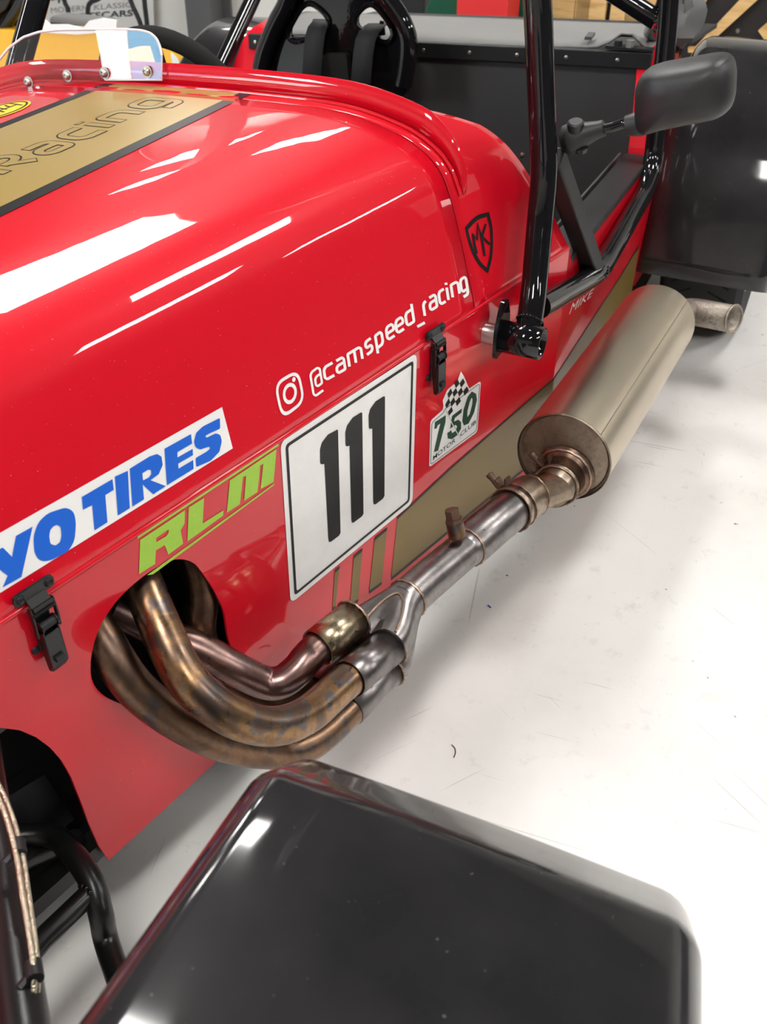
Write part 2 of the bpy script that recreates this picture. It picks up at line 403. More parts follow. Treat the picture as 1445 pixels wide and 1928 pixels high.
LIGHTS = [(0.88, .95, .95, .38), (1.0, -.80, .85, .38), (3.05, 3.05, .28, .40), (2.93, 1.58, .30, .60), (4.15, 3.5, .5, .8),
          (3.2, -4.2, 1.2, .40), (1.0, -2.6, .95, .38), (-1.95, -.3, .95, .40), (-1.9, -2.4, .95, .38), (-1.9, 1.8, .95, .38),
          (-.5, -4.2, 1.2, .40), (-.6, 3.6, .95, .38)]
for L in LIGHTS: ceiling_light(*L)

# ================================================================== the racing car
CAR = empty('race_car', W(-0.3, 0.535, 0.02) * 1.0, 'red open-topped racing car numbered 111 with gold stripe and side exhaust', 'race car')
PROF = [(0, .530), (.0145, .585), (.030, .641), (.0435, .683), (.0595, .718), (.086, .7445), (.132, .7676), (.217, .7875), (.352, .7940), (.477, .7955)]
_pc = catmull([(d, z, 0) for d, z in PROF], 5)
def section(s):
    """outline of bonnet and scuttle at station s, from the left flank over the crown to the right flank"""
    o0 = -s * math.tan(TH); c = 0.535 - o0; out = []
    for p in _pc:
        d, z = p.x, p.y
        if d > .132: d = .132 + (d - .132) * (c - .132) / (.477 - .132)
        if s < -.29: z += (s + .29) * .022 * (z - .53) / .265
        out.append((o0 + d, z))
    return out + [(1.07 - o, z) for o, z in out[-2::-1]]
NCOL = len(section(-.5))
GAP0 = -.279
def gap_s(o): return GAP0 - .012 * max(0, 1 - ((o - .535) / .477) ** 2)
def shell(name, rows, material, inset=True):
    vs, fs = [], []
    for r in rows: vs += r
    n = len(rows[0])
    for i in range(len(rows) - 1):
        for k in range(n - 1): fs.append((i * n + k, i * n + k + 1, (i + 1) * n + k + 1, (i + 1) * n + k))
    return vs, fs
def grid_rows(sfun0, sfun1, nrow):
    rows = []
    for i in range(nrow + 1):
        t = i / nrow; row = []
        for k in range(NCOL):
            o_m = section(GAP0)[k]; s = sfun0(o_m) * (1 - t) + sfun1(o_m) * t
            o, z = section(s)[k]; row.append(W(s, o, z))
        rows.append(row)
    return rows
rows = grid_rows(lambda q: -1.45, lambda q: gap_s(q[0]) - .0018, 34)
vs, fs = shell('bonnet', rows, 'red_paint')
BV = BVHTree.FromPolygons([tuple(v) for v in vs], fs)
BON = obj('bonnet', vs, fs, 'red_paint', CAR, True, 60); mod_solid(BON, .003)
def rear_s(q):
    o, z = q; zz = [(.530, 0), (.60, -.04), (.69, -.10), (.745, -.14), (.775, -.19), (.788, -.243), (.80, -.243)]
    for (z0, s0), (z1, s1) in zip(zz[:-1], zz[1:]):
        if z <= z1: return s0 + (s1 - s0) * (z - z0) / (z1 - z0)
    return -.243
rows = grid_rows(lambda q: gap_s(q[0]) + .0018, rear_s, 10)
vs, fs = shell('scuttle', rows, 'red_paint')
BVS = BVHTree.FromPolygons([tuple(v) for v in vs], fs)
SCU = obj('scuttle', vs, fs, 'red_paint', CAR, True, 60); mod_solid(SCU, .003)
def hit_bon(u, v):
    d = ray(u, v); h, nn, i, t = BV.ray_cast(CAM, d); h2, nn2, i2, t2 = BVS.ray_cast(CAM, d)
    if h is None or (h2 is not None and t2 < t): h, nn = h2, nn2
    if h is None: return op(u, v, 0.3), -N
    if nn.dot(d) > 0: nn = -nn
    return h, nn
# upright lip of the scuttle
fl = []; sec = section(-.25); n0 = next(i for i, q in enumerate(sec) if q[1] > .68); idx = list(range(n0, NCOL - n0))
vsf, fsf = [], []
for j, k in enumerate(idx):
    o, z = sec[k]; e = min(j, len(idx) - 1 - j) / 13.0; h = .030 * min(1, e ** .7 if e > 0 else 0)
    a, b = sec[k - 1], sec[k + 1]; t = Vector((0, b[0] - a[0], b[1] - a[1])).normalized(); nn = (-t.z, t.y)
    for m_, g in enumerate((0.0, .5, 1.0)):
        vsf.append(W(-.252 + .006 * g, o + nn[0] * h * g, z - .001 + nn[1] * h * g))
    if j:
        q = (j - 1) * 3
        for m_ in range(2): fsf.append((q + m_, q + m_ + 1, q + 4 + m_, q + 3 + m_))
FLG = obj('scuttle_lip', vsf, fsf, 'red_paint', SCU, True, 30); mod_solid(FLG, .0035, 0)
# bead at the lip base and shadow gap lines
tube('lip_bead', [W(-.262, *sec[k]) + Z * .001 for k in idx], .0026, 'red_paint', SCU, 8)

# ---- left flank, front part, with exhaust hole and suspension cut-out
def xz(l): return [Vector((p.x, 0, p.z)) for p in l]
cut = [pan(u, v) for u, v in ((-260, 1600), (-215, 1480), (-130, 1400), (-50, 1374), (0, 1370), (38, 1375), (68, 1388), (95, 1408), (116, 1432), (134, 1463), (152, 1508), (168, 1552), (186, 1593), (205, 1620))]
out_ = [Vector((-.35, 0, .122)), Vector((cut[0].x - .03, 0, .122))] + xz(cut) + [Vector((1.41, 0, .124)), Vector((1.41, 0, .530)), Vector((-.35, 0, .519))]
hole = fillet([(.402, 0, .388), (.407, 0, .418), (.424, 0, .448), (.455, 0, .466), (.492, 0, .4715), (.530, 0, .467), (.556, 0, .446), (.578, 0, .394), (.5915, 0, .349), (.5925, 0, .30), (.608, 0, .235), (.595, 0, .205), (.55, 0, .215), (.47, 0, .275), (.413, 0, .358)], .015, 3, True)
bm = bmesh.new(); fillpoly(bm, [out_, hole])
SIDE = bmobj('side_panel', bm, 'red_paint', CAR, False); sm = mod_solid(SIDE, .003, -1)
if SIDE.data.polygons[0].normal.y > 0:
    bmx = bmesh.new(); bmx.from_mesh(SIDE.data); bmesh.ops.reverse_faces(bmx, faces=bmx.faces); bmx.to_mesh(SIDE.data); bmx.free()
tube('panel_rolled_edge', [Vector((-.35, .003, .520)), Vector((.7, .003, .5235)), Vector((1.41, .003, .5305))], .0042, 'red_paint', SIDE, 10)
# rear part of the left flank beside the cockpit
bm = bmesh.new(); fillpoly(bm, [[W(0, 0, .124), W(.66, 0, .124), W(.66, 0, .495), W(0.03, 0, .495), W(0, 0, .530)]])
REAR = bmobj('cockpit_side_panel', bm, 'red_paint', CAR, False)
if REAR.data.polygons[0].normal.dot(N) > 0:
    bmx = bmesh.new(); bmx.from_mesh(REAR.data); bmesh.ops.reverse_faces(bmx, faces=bmx.faces); bmx.to_mesh(REAR.data); bmx.free()
mod_solid(REAR, .004, -1)
def mir(l): return [W(s, 1.07 - o, z) for s, o, z in l]
prism('side_panel', mir([(-1.7, .344, .122), (0, 0, .124), (0, 0, .53), (-1.7, .344, .52)]), -N * .004, 'red_paint', CAR)
prism('side_panel', mir([(0, 0, .124), (.66, 0, .124), (.66, 0, .495), (0, 0, .53)]), -N * .004, 'red_paint', CAR)
prism('undertray', [W(-1.6, .36, .118), W(0, .01, .118), W(1.5, .01, .118), W(1.5, 1.06, .118), W(0, 1.06, .118), W(-1.6, .72, .118)], Z * -.006, 'matt_black', CAR)
# inner structure seen through the openings, with black sheets added to block light
prism('bay_light_blocker', [Vector((-.3, .10, .13)), Vector((1.35, .10, .13)), Vector((1.35, .10, .50)), Vector((-.3, .10, .50))], Y * .004, 'matt_black', CAR)  # added black sheet, keeps light from showing through the bay
prism('bay_light_blocker_lid', [Vector((-.3, .006, .512)), Vector((1.35, .006, .512)), Vector((1.35, .10, .512)), Vector((-.3, .10, .512))], Z * .004, 'matt_black', CAR)
box('chassis_rail', Vector((.5, .022, .135)), X * .9, Y * .012, Z * .012, 'black_powdercoat', CAR)
box('chassis_rail', Vector((.12, .03, .40)), X * .26, Y * .012, Z * .012, 'black_powdercoat', CAR)
tube('chassis_diagonal', [Vector((-.1, .035, .40)), Vector((.36, .035, .15))], .012, 'black_powdercoat', CAR, 12)
prism('gearbox_cover', [Vector((.22, .085, .14)), Vector((.38, .085, .14)), Vector((.36, .085, .24)), Vector((.26, .085, .26))], Y * -.02, 'satin_black', CAR)
lathe('steering_rack_boot', Vector((.20, .06, .30)), Vector((.5, -.8, .05)), [(0, .03), (.01, .034), (.02, .028), (.03, .033), (.04, .026), (.05, .03), (.06, .024), (.07, .024)], 'rubber', CAR, 20)
lathe('alternator_pulley', Vector((.238, .045, .345)), -Y, [(0, 0), (0, .016), (.008, .018), (.016, .014), (.02, 0)], 'alloy', CAR, 20)

# ---- cockpit
prism('cockpit_floor', [W(-.2, .05, .15), W(.75, .02, .15), W(.75, 1.05, .15), W(-.2, 1.0, .15)], Z * .004, 'matt_black', CAR)
BULK = prism('rear_bulkhead', [W(.75, .05, .15), W(.75, 1.02, .15), W(.75, 1.02, .655), W(.75, .05, .655)], A * .006, 'bulkhead_black', CAR)
box('bulkhead_top_trim', W(.742, .535, .668), N * .485 - Z * ROLL * .485, A * .010, Z * .016, 'satin_black', BULK, .002)
rv = None
for i in range(9):
    o = .12 + i * .11
    c = W(.731, o, .668)
    if rv is None: rv = lathe('rivet', c, -A, [(0, .0045), (.001, .004), (.0022, 0)], 'bolt_steel', BULK, 10); rv0 = c
    else:
        r2 = rv.copy(); COL.objects.link(r2); r2.location = c - rv0
prism('dashboard', [W(-.16, .07, .40), W(-.16, 1.0, .40), W(-.20, .93, .70), W(-.20, .14, .70)], A * .004, 'matt_black', CAR)
box('cockpit_ledge', W(.33, .028, .500), A * .30, N * .028, Z * .009, 'satin_black', CAR, .003)
prism('ledge_inner_face', [W(.03, .07, .20), W(.66, .07, .20), W(.66, .07, .50), W(.03, .07, .50)], N * .004, 'bulkhead_black', CAR)
box('harness_anchor', W(.30, .012, .478), A * .035, N * .008, Z * .012, 'alloy', CAR, .003)
# red tail body either side of the bulkhead
for k_, m_ in ((0, 1), (1, -1)):
    f_ = lambda s, o, z: W(s, o if k_ == 0 else 1.07 - o, z)
    pts = fillet([f_(.66, 0, .20), f_(.66, 0, .49), f_(.70, .012, .60), f_(.76, .03, .685), f_(.86, .035, .70), f_(.98, .035, .68), f_(1.02, 0, .20)], .03, 4, True)
    prism('rear_quarter', pts, N * .055 * m_, 'red_paint', CAR)
prism('tail_deck', [W(.755, .03, .672), W(.755, 1.04, .672), W(1.5, 1.04, .62), W(1.5, .03, .62)], -Z * .01, 'satin_black', CAR)
# grey cover lying on the tail with a curled front edge
vs, fs = [], []
nu, nv = 40, 9
for j in range(nv):
    for i in range(nu):
        o = .055 + .93 * i / (nu - 1); t = j / (nv - 1); s = .765 + .20 * t
        z = .686 + .010 * math.sin(t * 2.6) + .010 * t
        if j == 0: z += .012 * math.sin(o * 9) * .4 - .006
        if j <= 2 and .07 < o < .22: z += .034 * math.exp(-((o - .115) / .035) ** 2) * (1 - j / 3)
        vs.append(W(s, o, z))
for j in range(nv - 1):
    for i in range(nu - 1): fs.append((j * nu + i, j * nu + i + 1, (j + 1) * nu + i + 1, (j + 1) * nu + i))
TON = obj('tonneau_cover', vs, fs, 'cover_grey', CAR, True, 80); mod_solid(TON, .004)
prism('tonneau_strap', [W(.772, .19, .697), W(.772, .205, .697), W(.80, .205, .702), W(.80, .19, .702)], Z * .006, 'cloth_dark', TON)
# crumpled dark cloth on the near rear corner
vs, fs = [], []
rnd = random.Random(3)
for j in range(9):
    for i in range(14):
        th_ = 2 * math.pi * i / 14; ph = math.pi * (j + .5) / 9 - math.pi / 2
        r = 1.15 + .30 * rnd.uniform(-1, 1) + .15 * math.sin(3 * th_ + j)
        vs.append(W(.93 + .05 * math.cos(th_) * math.cos(ph) * r, .035 + .035 * math.sin(th_) * math.cos(ph) * r, .70 + .045 * math.sin(ph) * r + .012))
for j in range(8):
    for i in range(14): fs.append((j * 14 + i, j * 14 + (i + 1) % 14, (j + 1) * 14 + (i + 1) % 14, (j + 1) * 14 + i))
fs += [tuple(range(13, -1, -1)), tuple(range(8 * 14, 9 * 14))]
CLO = obj('cover_bundle', vs, fs, 'cloth_dark', TON, True, 50)

# ---- seat with harness
def sc8(l): return crop(l, 470, 0, 4.379)
def on_seat(l, s=.62): return [sp(u, v, s) for u, v in sc8(l)]
so = [(110, 700), (130, 545), (165, 400), (215, 270), (270, 150), (330, 40), (370, -60), (500, -190), (740, -240), (980, -200), (1120, -80), (1200, 20), (1280, 140), (1332, 270), (1342, 380), (1328, 520), (1300, 690), (1290, 800), (300, 800)]
h1 = [(330, 320), (315, 260), (350, 190), (420, 75), (470, 30), (520, 30), (600, 85), (655, 150), (662, 195), (640, 235), (560, 290), (430, 335), (370, 345)]
h2 = [(868, 160), (900, 105), (960, 45), (1010, 30), (1060, 65), (1130, 150), (1180, 235), (1190, 290), (1160, 345), (1110, 350), (1050, 315), (940, 265), (880, 225)]
SEAT = prism('race_seat', fillet(on_seat(so), .02, 3, True), A * .02, 'cage_black', CAR, holes=[fillet(on_seat(h1), .01, 3, True), fillet(on_seat(h2), .01, 3, True)])
tube('seat_bolster', catmull([p - A * .02 for p in on_seat(so[:-2])], 4), .020, 'cage_black', SEAT, 12)
for h in (h1, h2): tube('harness_slot_rim', fillet([p - A * .002 for p in on_seat(h)], .012, 3, True) + [on_seat(h)[0]], .006, 'cage_black', SEAT, 8)
prism('seat_pad', fillet(on_seat([(640, 430), (830, 430), (860, 800), (600, 800)], .61), .01, 3, True), A * -.018, 'suede_black', SEAT)
def strap(pts, wd):
    vs, fs = [], []
    for i, (u, v, s) in enumerate(pts):
        p = sp(*sc8([(u, v)])[0], s); vs += [p + N * wd / 2 - Z * .003, p - N * wd / 2]
        if i: fs.append((2 * i - 2, 2 * i - 1, 2 * i + 1, 2 * i))
    o = obj('harness_strap', vs, fs, 'webbing', SEAT, True, 180); mod_solid(o, .003)
strap([(600, 150, .72), (590, 175, .66), (560, 215, .60), (540, 280, .585), (525, 400, .58), (510, 650, .56)], .047)
strap([(1060, 185, .72), (1030, 205, .66), (985, 250, .60), (955, 320, .585), (935, 440, .58), (915, 680, .56)], .047)
prism('harness_tab', on_seat([(1075, 170), (1105, 175), (1118, 290), (1060, 300)], .70), A * .004, 'satin_black', SEAT)
# steering wheel
wc = W(.09, .785, .665); wax = (A * .93 + Z * .36).normalized()
fx, fu, fv = frame(wax)
SW = tube('steering_wheel', [wc + (fu * math.cos(t) + fv * math.sin(t)) * .15 for t in [2 * math.pi * i / 48 for i in range(49)]], .0165, 'suede_black', CAR, 14)
for t in (0.3, 2.84, 4.71): tube('wheel_spoke', [wc - wax * .01, wc + (fu * math.cos(t) + fv * math.sin(t)) * .145], .009, 'satin_black', SW, 8)
lathe('wheel_hub', wc - wax * .03, wax, [(0, 0), (0, .04), (.02, .04), (.025, 0)], 'satin_black', SW, 20)
tube('steering_column', [wc - wax * .03, wc - wax * .25], .015, 'satin_black', CAR, 12)

# ---- roll cage
CR = .019
post = [W(-.236, -.010, .486), W(-.192, -.001, .525), W(-.136, .016, .63), W(-.122, .02, .68), W(-.13, .05, .90), W(-.10, .13, 1.28)]
CAGE = tube('roll_cage', fillet(post, .05, 6), CR, 'cage_black', CAR, 24)
ft0, ft1 = pan(940, 626, -.012), None
fc = W(-.245, .0, .480)                               # centre of the foot socket
fo = (Vector((.985, -.985, 0)) * .0 + -N).normalized()
tube('mounting_foot', [fc - fo * .024, fc + fo * .036], .0235, 'cage_black', CAGE, 24, wall=.003, caps=False)
lathe('foot_plug', fc + fo * .020, fo, [(0, 0), (.001, .021), (0.002, 0)], 'matt_black', CAGE, 20)
prism('foot_flange', fillet([fc - fo * .024 + A * a_ + Z * b_ for a_, b_ in ((-.028, -.028), (.024, -.028), (.03, .02), (.012, .056), (-.012, .056), (-.03, .02))], .012, 4, True), fo * -.005, 'cage_black', CAGE)
lathe('mounting_spacer', fc - fo * .028, -fo, [(0, 0), (0, .0155), (.024, .0155), (.024, 0)], 'alloy', CAGE, 24)
def weld(p, r, n=9, par=None, size=.0026, axis=A, material='cage_black'):
    ax, u, v = frame(axis); bm = bmesh.new(); rr = random.Random(5)
    for i in range(n):
        t = 2 * math.pi * i / n; bmesh.ops.create_icosphere(bm, subdivisions=1, radius=size * rr.uniform(.8, 1.25), matrix=Matrix.Translation(Vector(p) + (u * math.cos(t) + v * math.sin(t)) * r))
    return bmobj('weld_bead', bm, material, par, True, 180)
weld(W(-.226, -.009, .502), .0195, 26, CAGE, .002, axis=Z * .8 + A * .9)
bar = [W(-.16, -.002, .496), W(.145, -.022, .438), W(.50, -.018, .470), W(.585, -.012, .50), W(.605, .004, .74), W(.60, .06, 1.25)]
tube('cage_side_bar', fillet(bar, [0, .05, .03, .05, .06, 0], 6), CR, 'cage_black', CAGE, 24)
weld(W(.135, -.021, .445), .020, 20, CAGE, axis=Z - A * .6)
b0, b1 = W(-.10, .018, .70), W(.125, -.018, .447)
bd = (b1 - b0).normalized(); bs = bd.cross(N).normalized()
box('cage_brace', (b0 + b1) / 2, bd * ((b1 - b0).length / 2), bs * .0155, bd.cross(bs) * .0155, 'satin_black', CAGE, .004)
prism('gusset', [W(-.115, .018, .70), W(-.098, .018, .72), W(-.070, .018, .655), W(-.105, .018, .62)], N * .004, 'cage_black', CAGE)
tube('bar_under_plate', [W(.15, -.022, .424), W(.48, -.018, .452)], .008, 'cage_black', CAGE, 8)
fp = [op(-30, 330, 1.0), op(20, 180, 1.0), op(70, 0, 1.0), op(70, 0, 1.0) + (op(70, 0, 1.0) - op(20, 180, 1.0)) * 2.2]
tube('cage_post', fp, .021, 'cage_black', CAGE, 24)
q0, q1 = op(400, 160, 1.07), op(475, 0, 1.07)
tube('cage_stay', [q0, q1, q1 + (q1 - q0) * 2], CR, 'cage_black', CAGE, 20)
tube('cage_hoop', [op(520, 60, 1.0), op(545, -10, 1.0), op(545, -10, 1.0) + Z * .5 + A * .02], CR, 'cage_black', CAGE, 20)
hn = sp(1238, 38, .63)
tube('cage_diagonal', [hn, sp(1160, -12, .63), sp(1000, -115, .63), sp(560, -420, .63)], CR, 'cage_black', CAGE, 20)
tube('cage_backstay', [sp(1252, 0, .62), sp(1225, 60, .78), W(.95, .05, .66)], .014, 'cage_black', CAGE, 16)
weld(hn, .02, 14, CAGE, axis=N)
lathe('cage_nut', W(.74, .10, .692), Z, [(0, 0), (0, .009), (.014, .009), (.014, 0)], 'bolt_steel', CAGE, 6)
lathe('cage_nut', W(.74, .125, .692), Z, [(0, 0), (0, .009), (.012, .009), (.012, 0)], 'satin_black', CAGE, 6)
box('cage_foot_plate', W(.745, .10, .690), A * .012, N * .05, Z * .003, 'satin_black', CAGE, .001)

# ---- wing mirror on the cage post
ms = -.07
mo = [(1198, 205), (1199, 165), (1206, 143), (1222, 128), (1250, 119), (1300, 110), (1345, 102), (1368, 101), (1381, 111), (1386, 135), (1384, 180), (1377, 205), (1357, 220), (1310, 229), (1250, 241), (1212, 252), (1198, 236)]
rim = fillet([sp(u, v, ms) for u, v in mo], .006, 2, True)
cen = sum(rim, Vector()) / len(rim); nr = len(rim); vs, fs = [], []
rings = [(1.0, .014), (1.0, 0), (.985, -.012), (.94, -.026), (.86, -.037), (.72, -.045), (.5, -.051), (.25, -.054)]
for k_, dp in rings: vs += [cen + (p - cen) * k_ + A * dp for p in rim]
for i in range(len(rings) - 1):
    for k in range(nr): fs.append((i * nr + k, i * nr + (k + 1) % nr, (i + 1) * nr + (k + 1) % nr, (i + 1) * nr + k))
fs.append(tuple((len(rings) - 1) * nr + k for k in range(nr)))
MIR = obj('wing_mirror', vs, fs, 'black_plastic', CAR, True, 60)
prism('mirror_glass', [cen + (p - cen) * .95 + A * .011 for p in rim], A * .002, 'mirror_glass', MIR)
nk = sp(1203, 240, ms - .015)
lathe('mirror_socket', nk + N * .018, -N + A * .1 + Z * .25, [(0, 0), (0, .013), (.02, .017), (.04, .012), (.04, 0)], 'black_plastic', MIR, 20)
ab = W(-.085, .004, .727)
a0, a1 = sp(1152, 240, -.083), sp(1206, 228, ms - .012)
tube('mirror_stalk', catmull([sp(1118, 247, -.085), a0, sp(1180, 231, -.08), a1, sp(1225, 222, ms)], 5), [.0065] * 10 + [.0075] * 3 + [.010] * 3 + [.0115] * 5, 'cage_black', MIR, 16)
tube('pivot_boot', catmull([sp(1055, 268, -.09), sp(1070, 263, -.087), sp(1095, 255, -.085), sp(1115, 248, -.084), sp(1138, 241, -.083)], 4), [.010, .015, .018, .020, .0205, .021, .0205, .020, .018, .017, .016, .015, .014, .013, .012, .0115, .011], 'black_plastic', MIR, 20)
lathe('pivot_cap', sp(1084, 250, -.092), Z - A * .35, [(0, 0), (0, .0115), (.016, .0115), (.018, .009), (.018, 0)], 'black_plastic', MIR, 24)
lathe('pivot_nut', sp(1094, 285, -.088), Z - A * .35, [(0, 0), (0, .009), (.008, .011), (.008, 0)], 'black_plastic', MIR, 8)
lathe('scuttle_bolt', hit_bon(982, 292)[0], hit_bon(982, 292)[1], [(0, 0), (0, .007), (.004, .0065), (.007, .004), (.007, 0)], 'rusty_bolt', SCU, 12)

# ---- exhaust
R1 = .0213
def pv(u, v, y): return pan(u, v, y)
SL0 = (pan(657, 1279, -.127), pan(733, 1219, -.1255)); SL1 = (pan(598, 1220, -.0735), pan(664, 1166, -.0775))
P1 = [Vector((.46, .10, .46)), pv(190, 1200, .02), pv(270, 1310, -.025), pv(400, 1390, -.074), pv(510, 1413, -.104), Vector((.590, -.122, .205)), Vector((.66, -.126, .203)), Vector((.74, -.124, .203))]
P2 = [Vector((.535, .10, .475)), pv(262, 1085, .03), pv(302, 1180, -.022), pv(345, 1268, -.063), pv(402, 1328, -.094), pv(470, 1362, -.118), pv(530, 1366, -.132), pv(582, 1344, -.134), pv(622, 1310, -.130), SL0[0], SL0[1]]
P3 = [Vector((.50, .085, .37)), Vector((.530, .045, .335)), pv(380, 1224, .006), pv(440, 1258, -.024), pv(495, 1284, -.046), pv(530, 1284, -.062), pv(560, 1262, -.071), pv(578, 1240, -.073), SL1[0], SL1[1]]
P4 = [Vector((.600, .075, .47)), pv(378, 1090, .035), pv(377, 1200, .030), Vector((.588, .012, .232)), Vector((.612, -.035, .206)), Vector((.65, -.066, .202)), Vector((.74, -.076, .203))]
for p, mt, r in ((P1, 'pipe_brown', R1), (P2, 'pipe_bronze', R1 * 1.02), (P3, 'pipe_purple', R1 * .95), (P4, 'pipe_brown', R1 * .95)):
    tube('primary_pipe', catmull(p, 7), r, mt, CAR, 28)
def weldring(name, c, axis, r, par, t=.0025):
    ax, u, v = frame(axis); path = [Vector(c) + (u * math.cos(2 * math.pi * i / 40) + v * math.sin(2 * math.pi * i / 40)) * (r + .0006 * math.sin(i * 2.3)) for i in range(41)]
    return tube(name, path, t, 'weld', par, 6)
# collector: four sleeves merging into one tube
ce = pan(768, 1127, -.1); ce2 = pan(878, 1032, -.1)
def sup(c, ax, hw, hh, e, n=36):
    ax, u, v = frame(ax); out = []
    for i in range(n):
        t = 2 * math.pi * i / n; ct, st_ = math.cos(t), math.sin(t)
        out.append(Vector(c) + u * hw * math.copysign(abs(ct) ** e, ct) + v * hh * math.copysign(abs(st_) ** e, st_))
    return out
vs, fs = [], []
secs = []
Rs = .0245
heads = [SL0[1], SL1[1], Vector((.745, -.124, .203)), Vector((.745, -.076, .203))]
COLL = tube('exhaust_collector', [ce - X * .012, ce, pan(800, 1098, -.1), ce2], .0272, 'pipe_grey', CAR, 32)
for hd, mt in zip(heads, ('pipe_grey', 'pipe_gold', 'pipe_grey', 'pipe_grey')):
    hs = SL0[0] if hd is SL0[1] else SL1[0] if hd is SL1[1] else hd - X * .083
    sl = tube('collector_sleeve', [hs, hs.lerp(hd, .5), hd + X * .004], Rs, mt, COLL, 28, caps=False, wall=.0015)
    weldring('weld_ring', hd + X * .002, X, Rs + .001, COLL, .0018)
weldring('weld_ring', ce + X * .001, X, .0275, COLL, .0022)
yc, zc_, hy, hz = -.1012, .2255, .0245, .0215; vs, fs = [], []; NT, NK = 16, 64
for i in range(NT + 1):
    t = i / NT; e = t * t * (3 - 2 * t)
    for k in range(NK):
        th_ = 2 * math.pi * k / NK; ct, st_ = math.cos(th_), math.sin(th_)
        yh = yc + hy * math.tanh(ct * 3.2) + (Rs + .002) * ct; zh = zc_ + hz * math.tanh(st_ * 3.2) + (Rs + .002) * st_
        g = .017 * max(0, 1 - t * 1.35) ** 1.2 * math.exp(-((yh - yc) / .010) ** 2); zh -= math.copysign(g, st_)
        gy = .012 * max(0, 1 - t * 1.35) ** 1.2 * math.exp(-((zh - zc_) / .010) ** 2); yh -= math.copysign(gy, ct)
        f_ = min(1, max(0, (yh - (yc - .03)) / .06)); xh = SL0[1].x + (SL1[1].x - SL0[1].x) * f_
        if i == 0: xh -= 0
        vs.append(Vector((xh + (ce.x + .004 - xh) * t, yh * (1 - e) + (ce.y + .0272 * ct) * e, zh * (1 - e) + (ce.z + .0272 * st_) * e)))
for i in range(NT):
    for k in range(NK): fs.append((i * NK + k, i * NK + (k + 1) % NK, (i + 1) * NK + (k + 1) % NK, (i + 1) * NK + k))
fs.append(tuple(range(NK - 1, -1, -1)))
bvc = BVHTree.FromPolygons([tuple(v) for v in vs], fs)
obj('collector_merge', vs, fs, 'pipe_grey', COLL, True, 60)
sw_ = []
for u, v in ((672, 1196), (690, 1165), (712, 1140), (735, 1122), (752, 1118), (760, 1135), (757, 1160), (745, 1190)):
    h = bvc.ray_cast(CAM, ray(u, v))[0]
    if h is not None: sw_.append(h - ray(u, v) * .001)
tube('weld_seam', catmull(sw_, 6), .0022, 'weld', COLL, 6)
# slip joint section with sensor boss
axd = (pan(958, 964, -.102) - ce2).normalized()
j1 = pan(958, 964, -.102)
MID = tube('exhaust_link_pipe', [ce2 - axd * .012, ce2 + axd * .002, ce2 + axd * .006, j1, j1 + axd * .03], [.0272, .0285, .0315, .0318, .0318], 'pipe_grey', CAR, 32)
weldring('weld_ring', ce2 + axd * .003, axd, .0295, MID, .002)
bo = pan(862, 1010, -.1); bt = pan(852, 965, -.088); bax = (bt - bo).normalized()
lathe('sensor_boss', bo, bax, [(0, 0), (0, .0125), (.022, .0122), (.022, 0)], 'pipe_brown', MID, 24)
lathe('sensor_plug', bo + bax * .021, bax, [(0, 0), (0, .0128), (.006, .0128), (.006, .0105), (.020, .0105), (.021, .008), (.021, 0)], 'rusty_bolt', MID, 6)
sil0, sil1 = op(1061, 861, -.08), op(1236, 604, -.11)
sax = (sil1 - sil0).normalized()
inl = pan(1085, 858, -.118)
inl = sil0 + (inl - sil0) - sax * ((inl - sil0).dot(sax)) - sax * .002
e0 = j1 + axd * .01; e1 = pan(1008, 930, -.105); e2 = pan(1052, 905, -.112)
bend = catmull([e0, e0 + axd * .03, e1, e2, inl - sax * .045, inl + sax * .004], 7)
BEND = tube('exhaust_bend', bend, [.0345 if i < 12 else .0315 for i in range(len(bend))], 'pipe_warm', CAR, 32)
weldring('weld_ring', bend[12], bend[13] - bend[11], .033, BEND, .0015)
def clamp(c, axis, r, up, par):
    ax, u, v = frame(axis); c = Vector(c)
    CL = tube('clamp_band', [c - ax * .008, c + ax * .008], r, 'pipe_warm', par, 32, caps=False, wall=.002)
    for d in (-.0085, .0085): weldring('clamp_edge', c + ax * d, ax, r + .0008, par, .0012)
    up = (up - ax * up.dot(ax)).normalized(); sd = ax.cross(up)
    prism('clamp_ear', [c + up * (r - .004) + sd * (-.002), c + up * (r + .016) + sd * .004, c + up * (r + .014) + sd * .006, c + up * (r - .004) + sd * .003], ax * .014, 'rusty_bolt', par)
    prism('clamp_ear', [c + up * (r - .004) + sd * (.010), c + up * (r + .008) + sd * .020, c + up * (r + .006) + sd * .022, c + up * (r - .006) + sd * .013], ax * .014, 'rusty_bolt', par)
    lathe('clamp_stud', c + up * (r + .002) + ax * .004, up, [(0, 0), (0, .005), (.020, .005), (.020, .006), (.026, .006), (.027, 0)], 'rusty_bolt', par, 12)
clamp(j1 + axd * .014, axd, .0352, Vector((-.2, .7, .55)), MID)
clamp(inl - sax * .030, sax, .0345, Vector((-.3, .75, .6)), BEND)
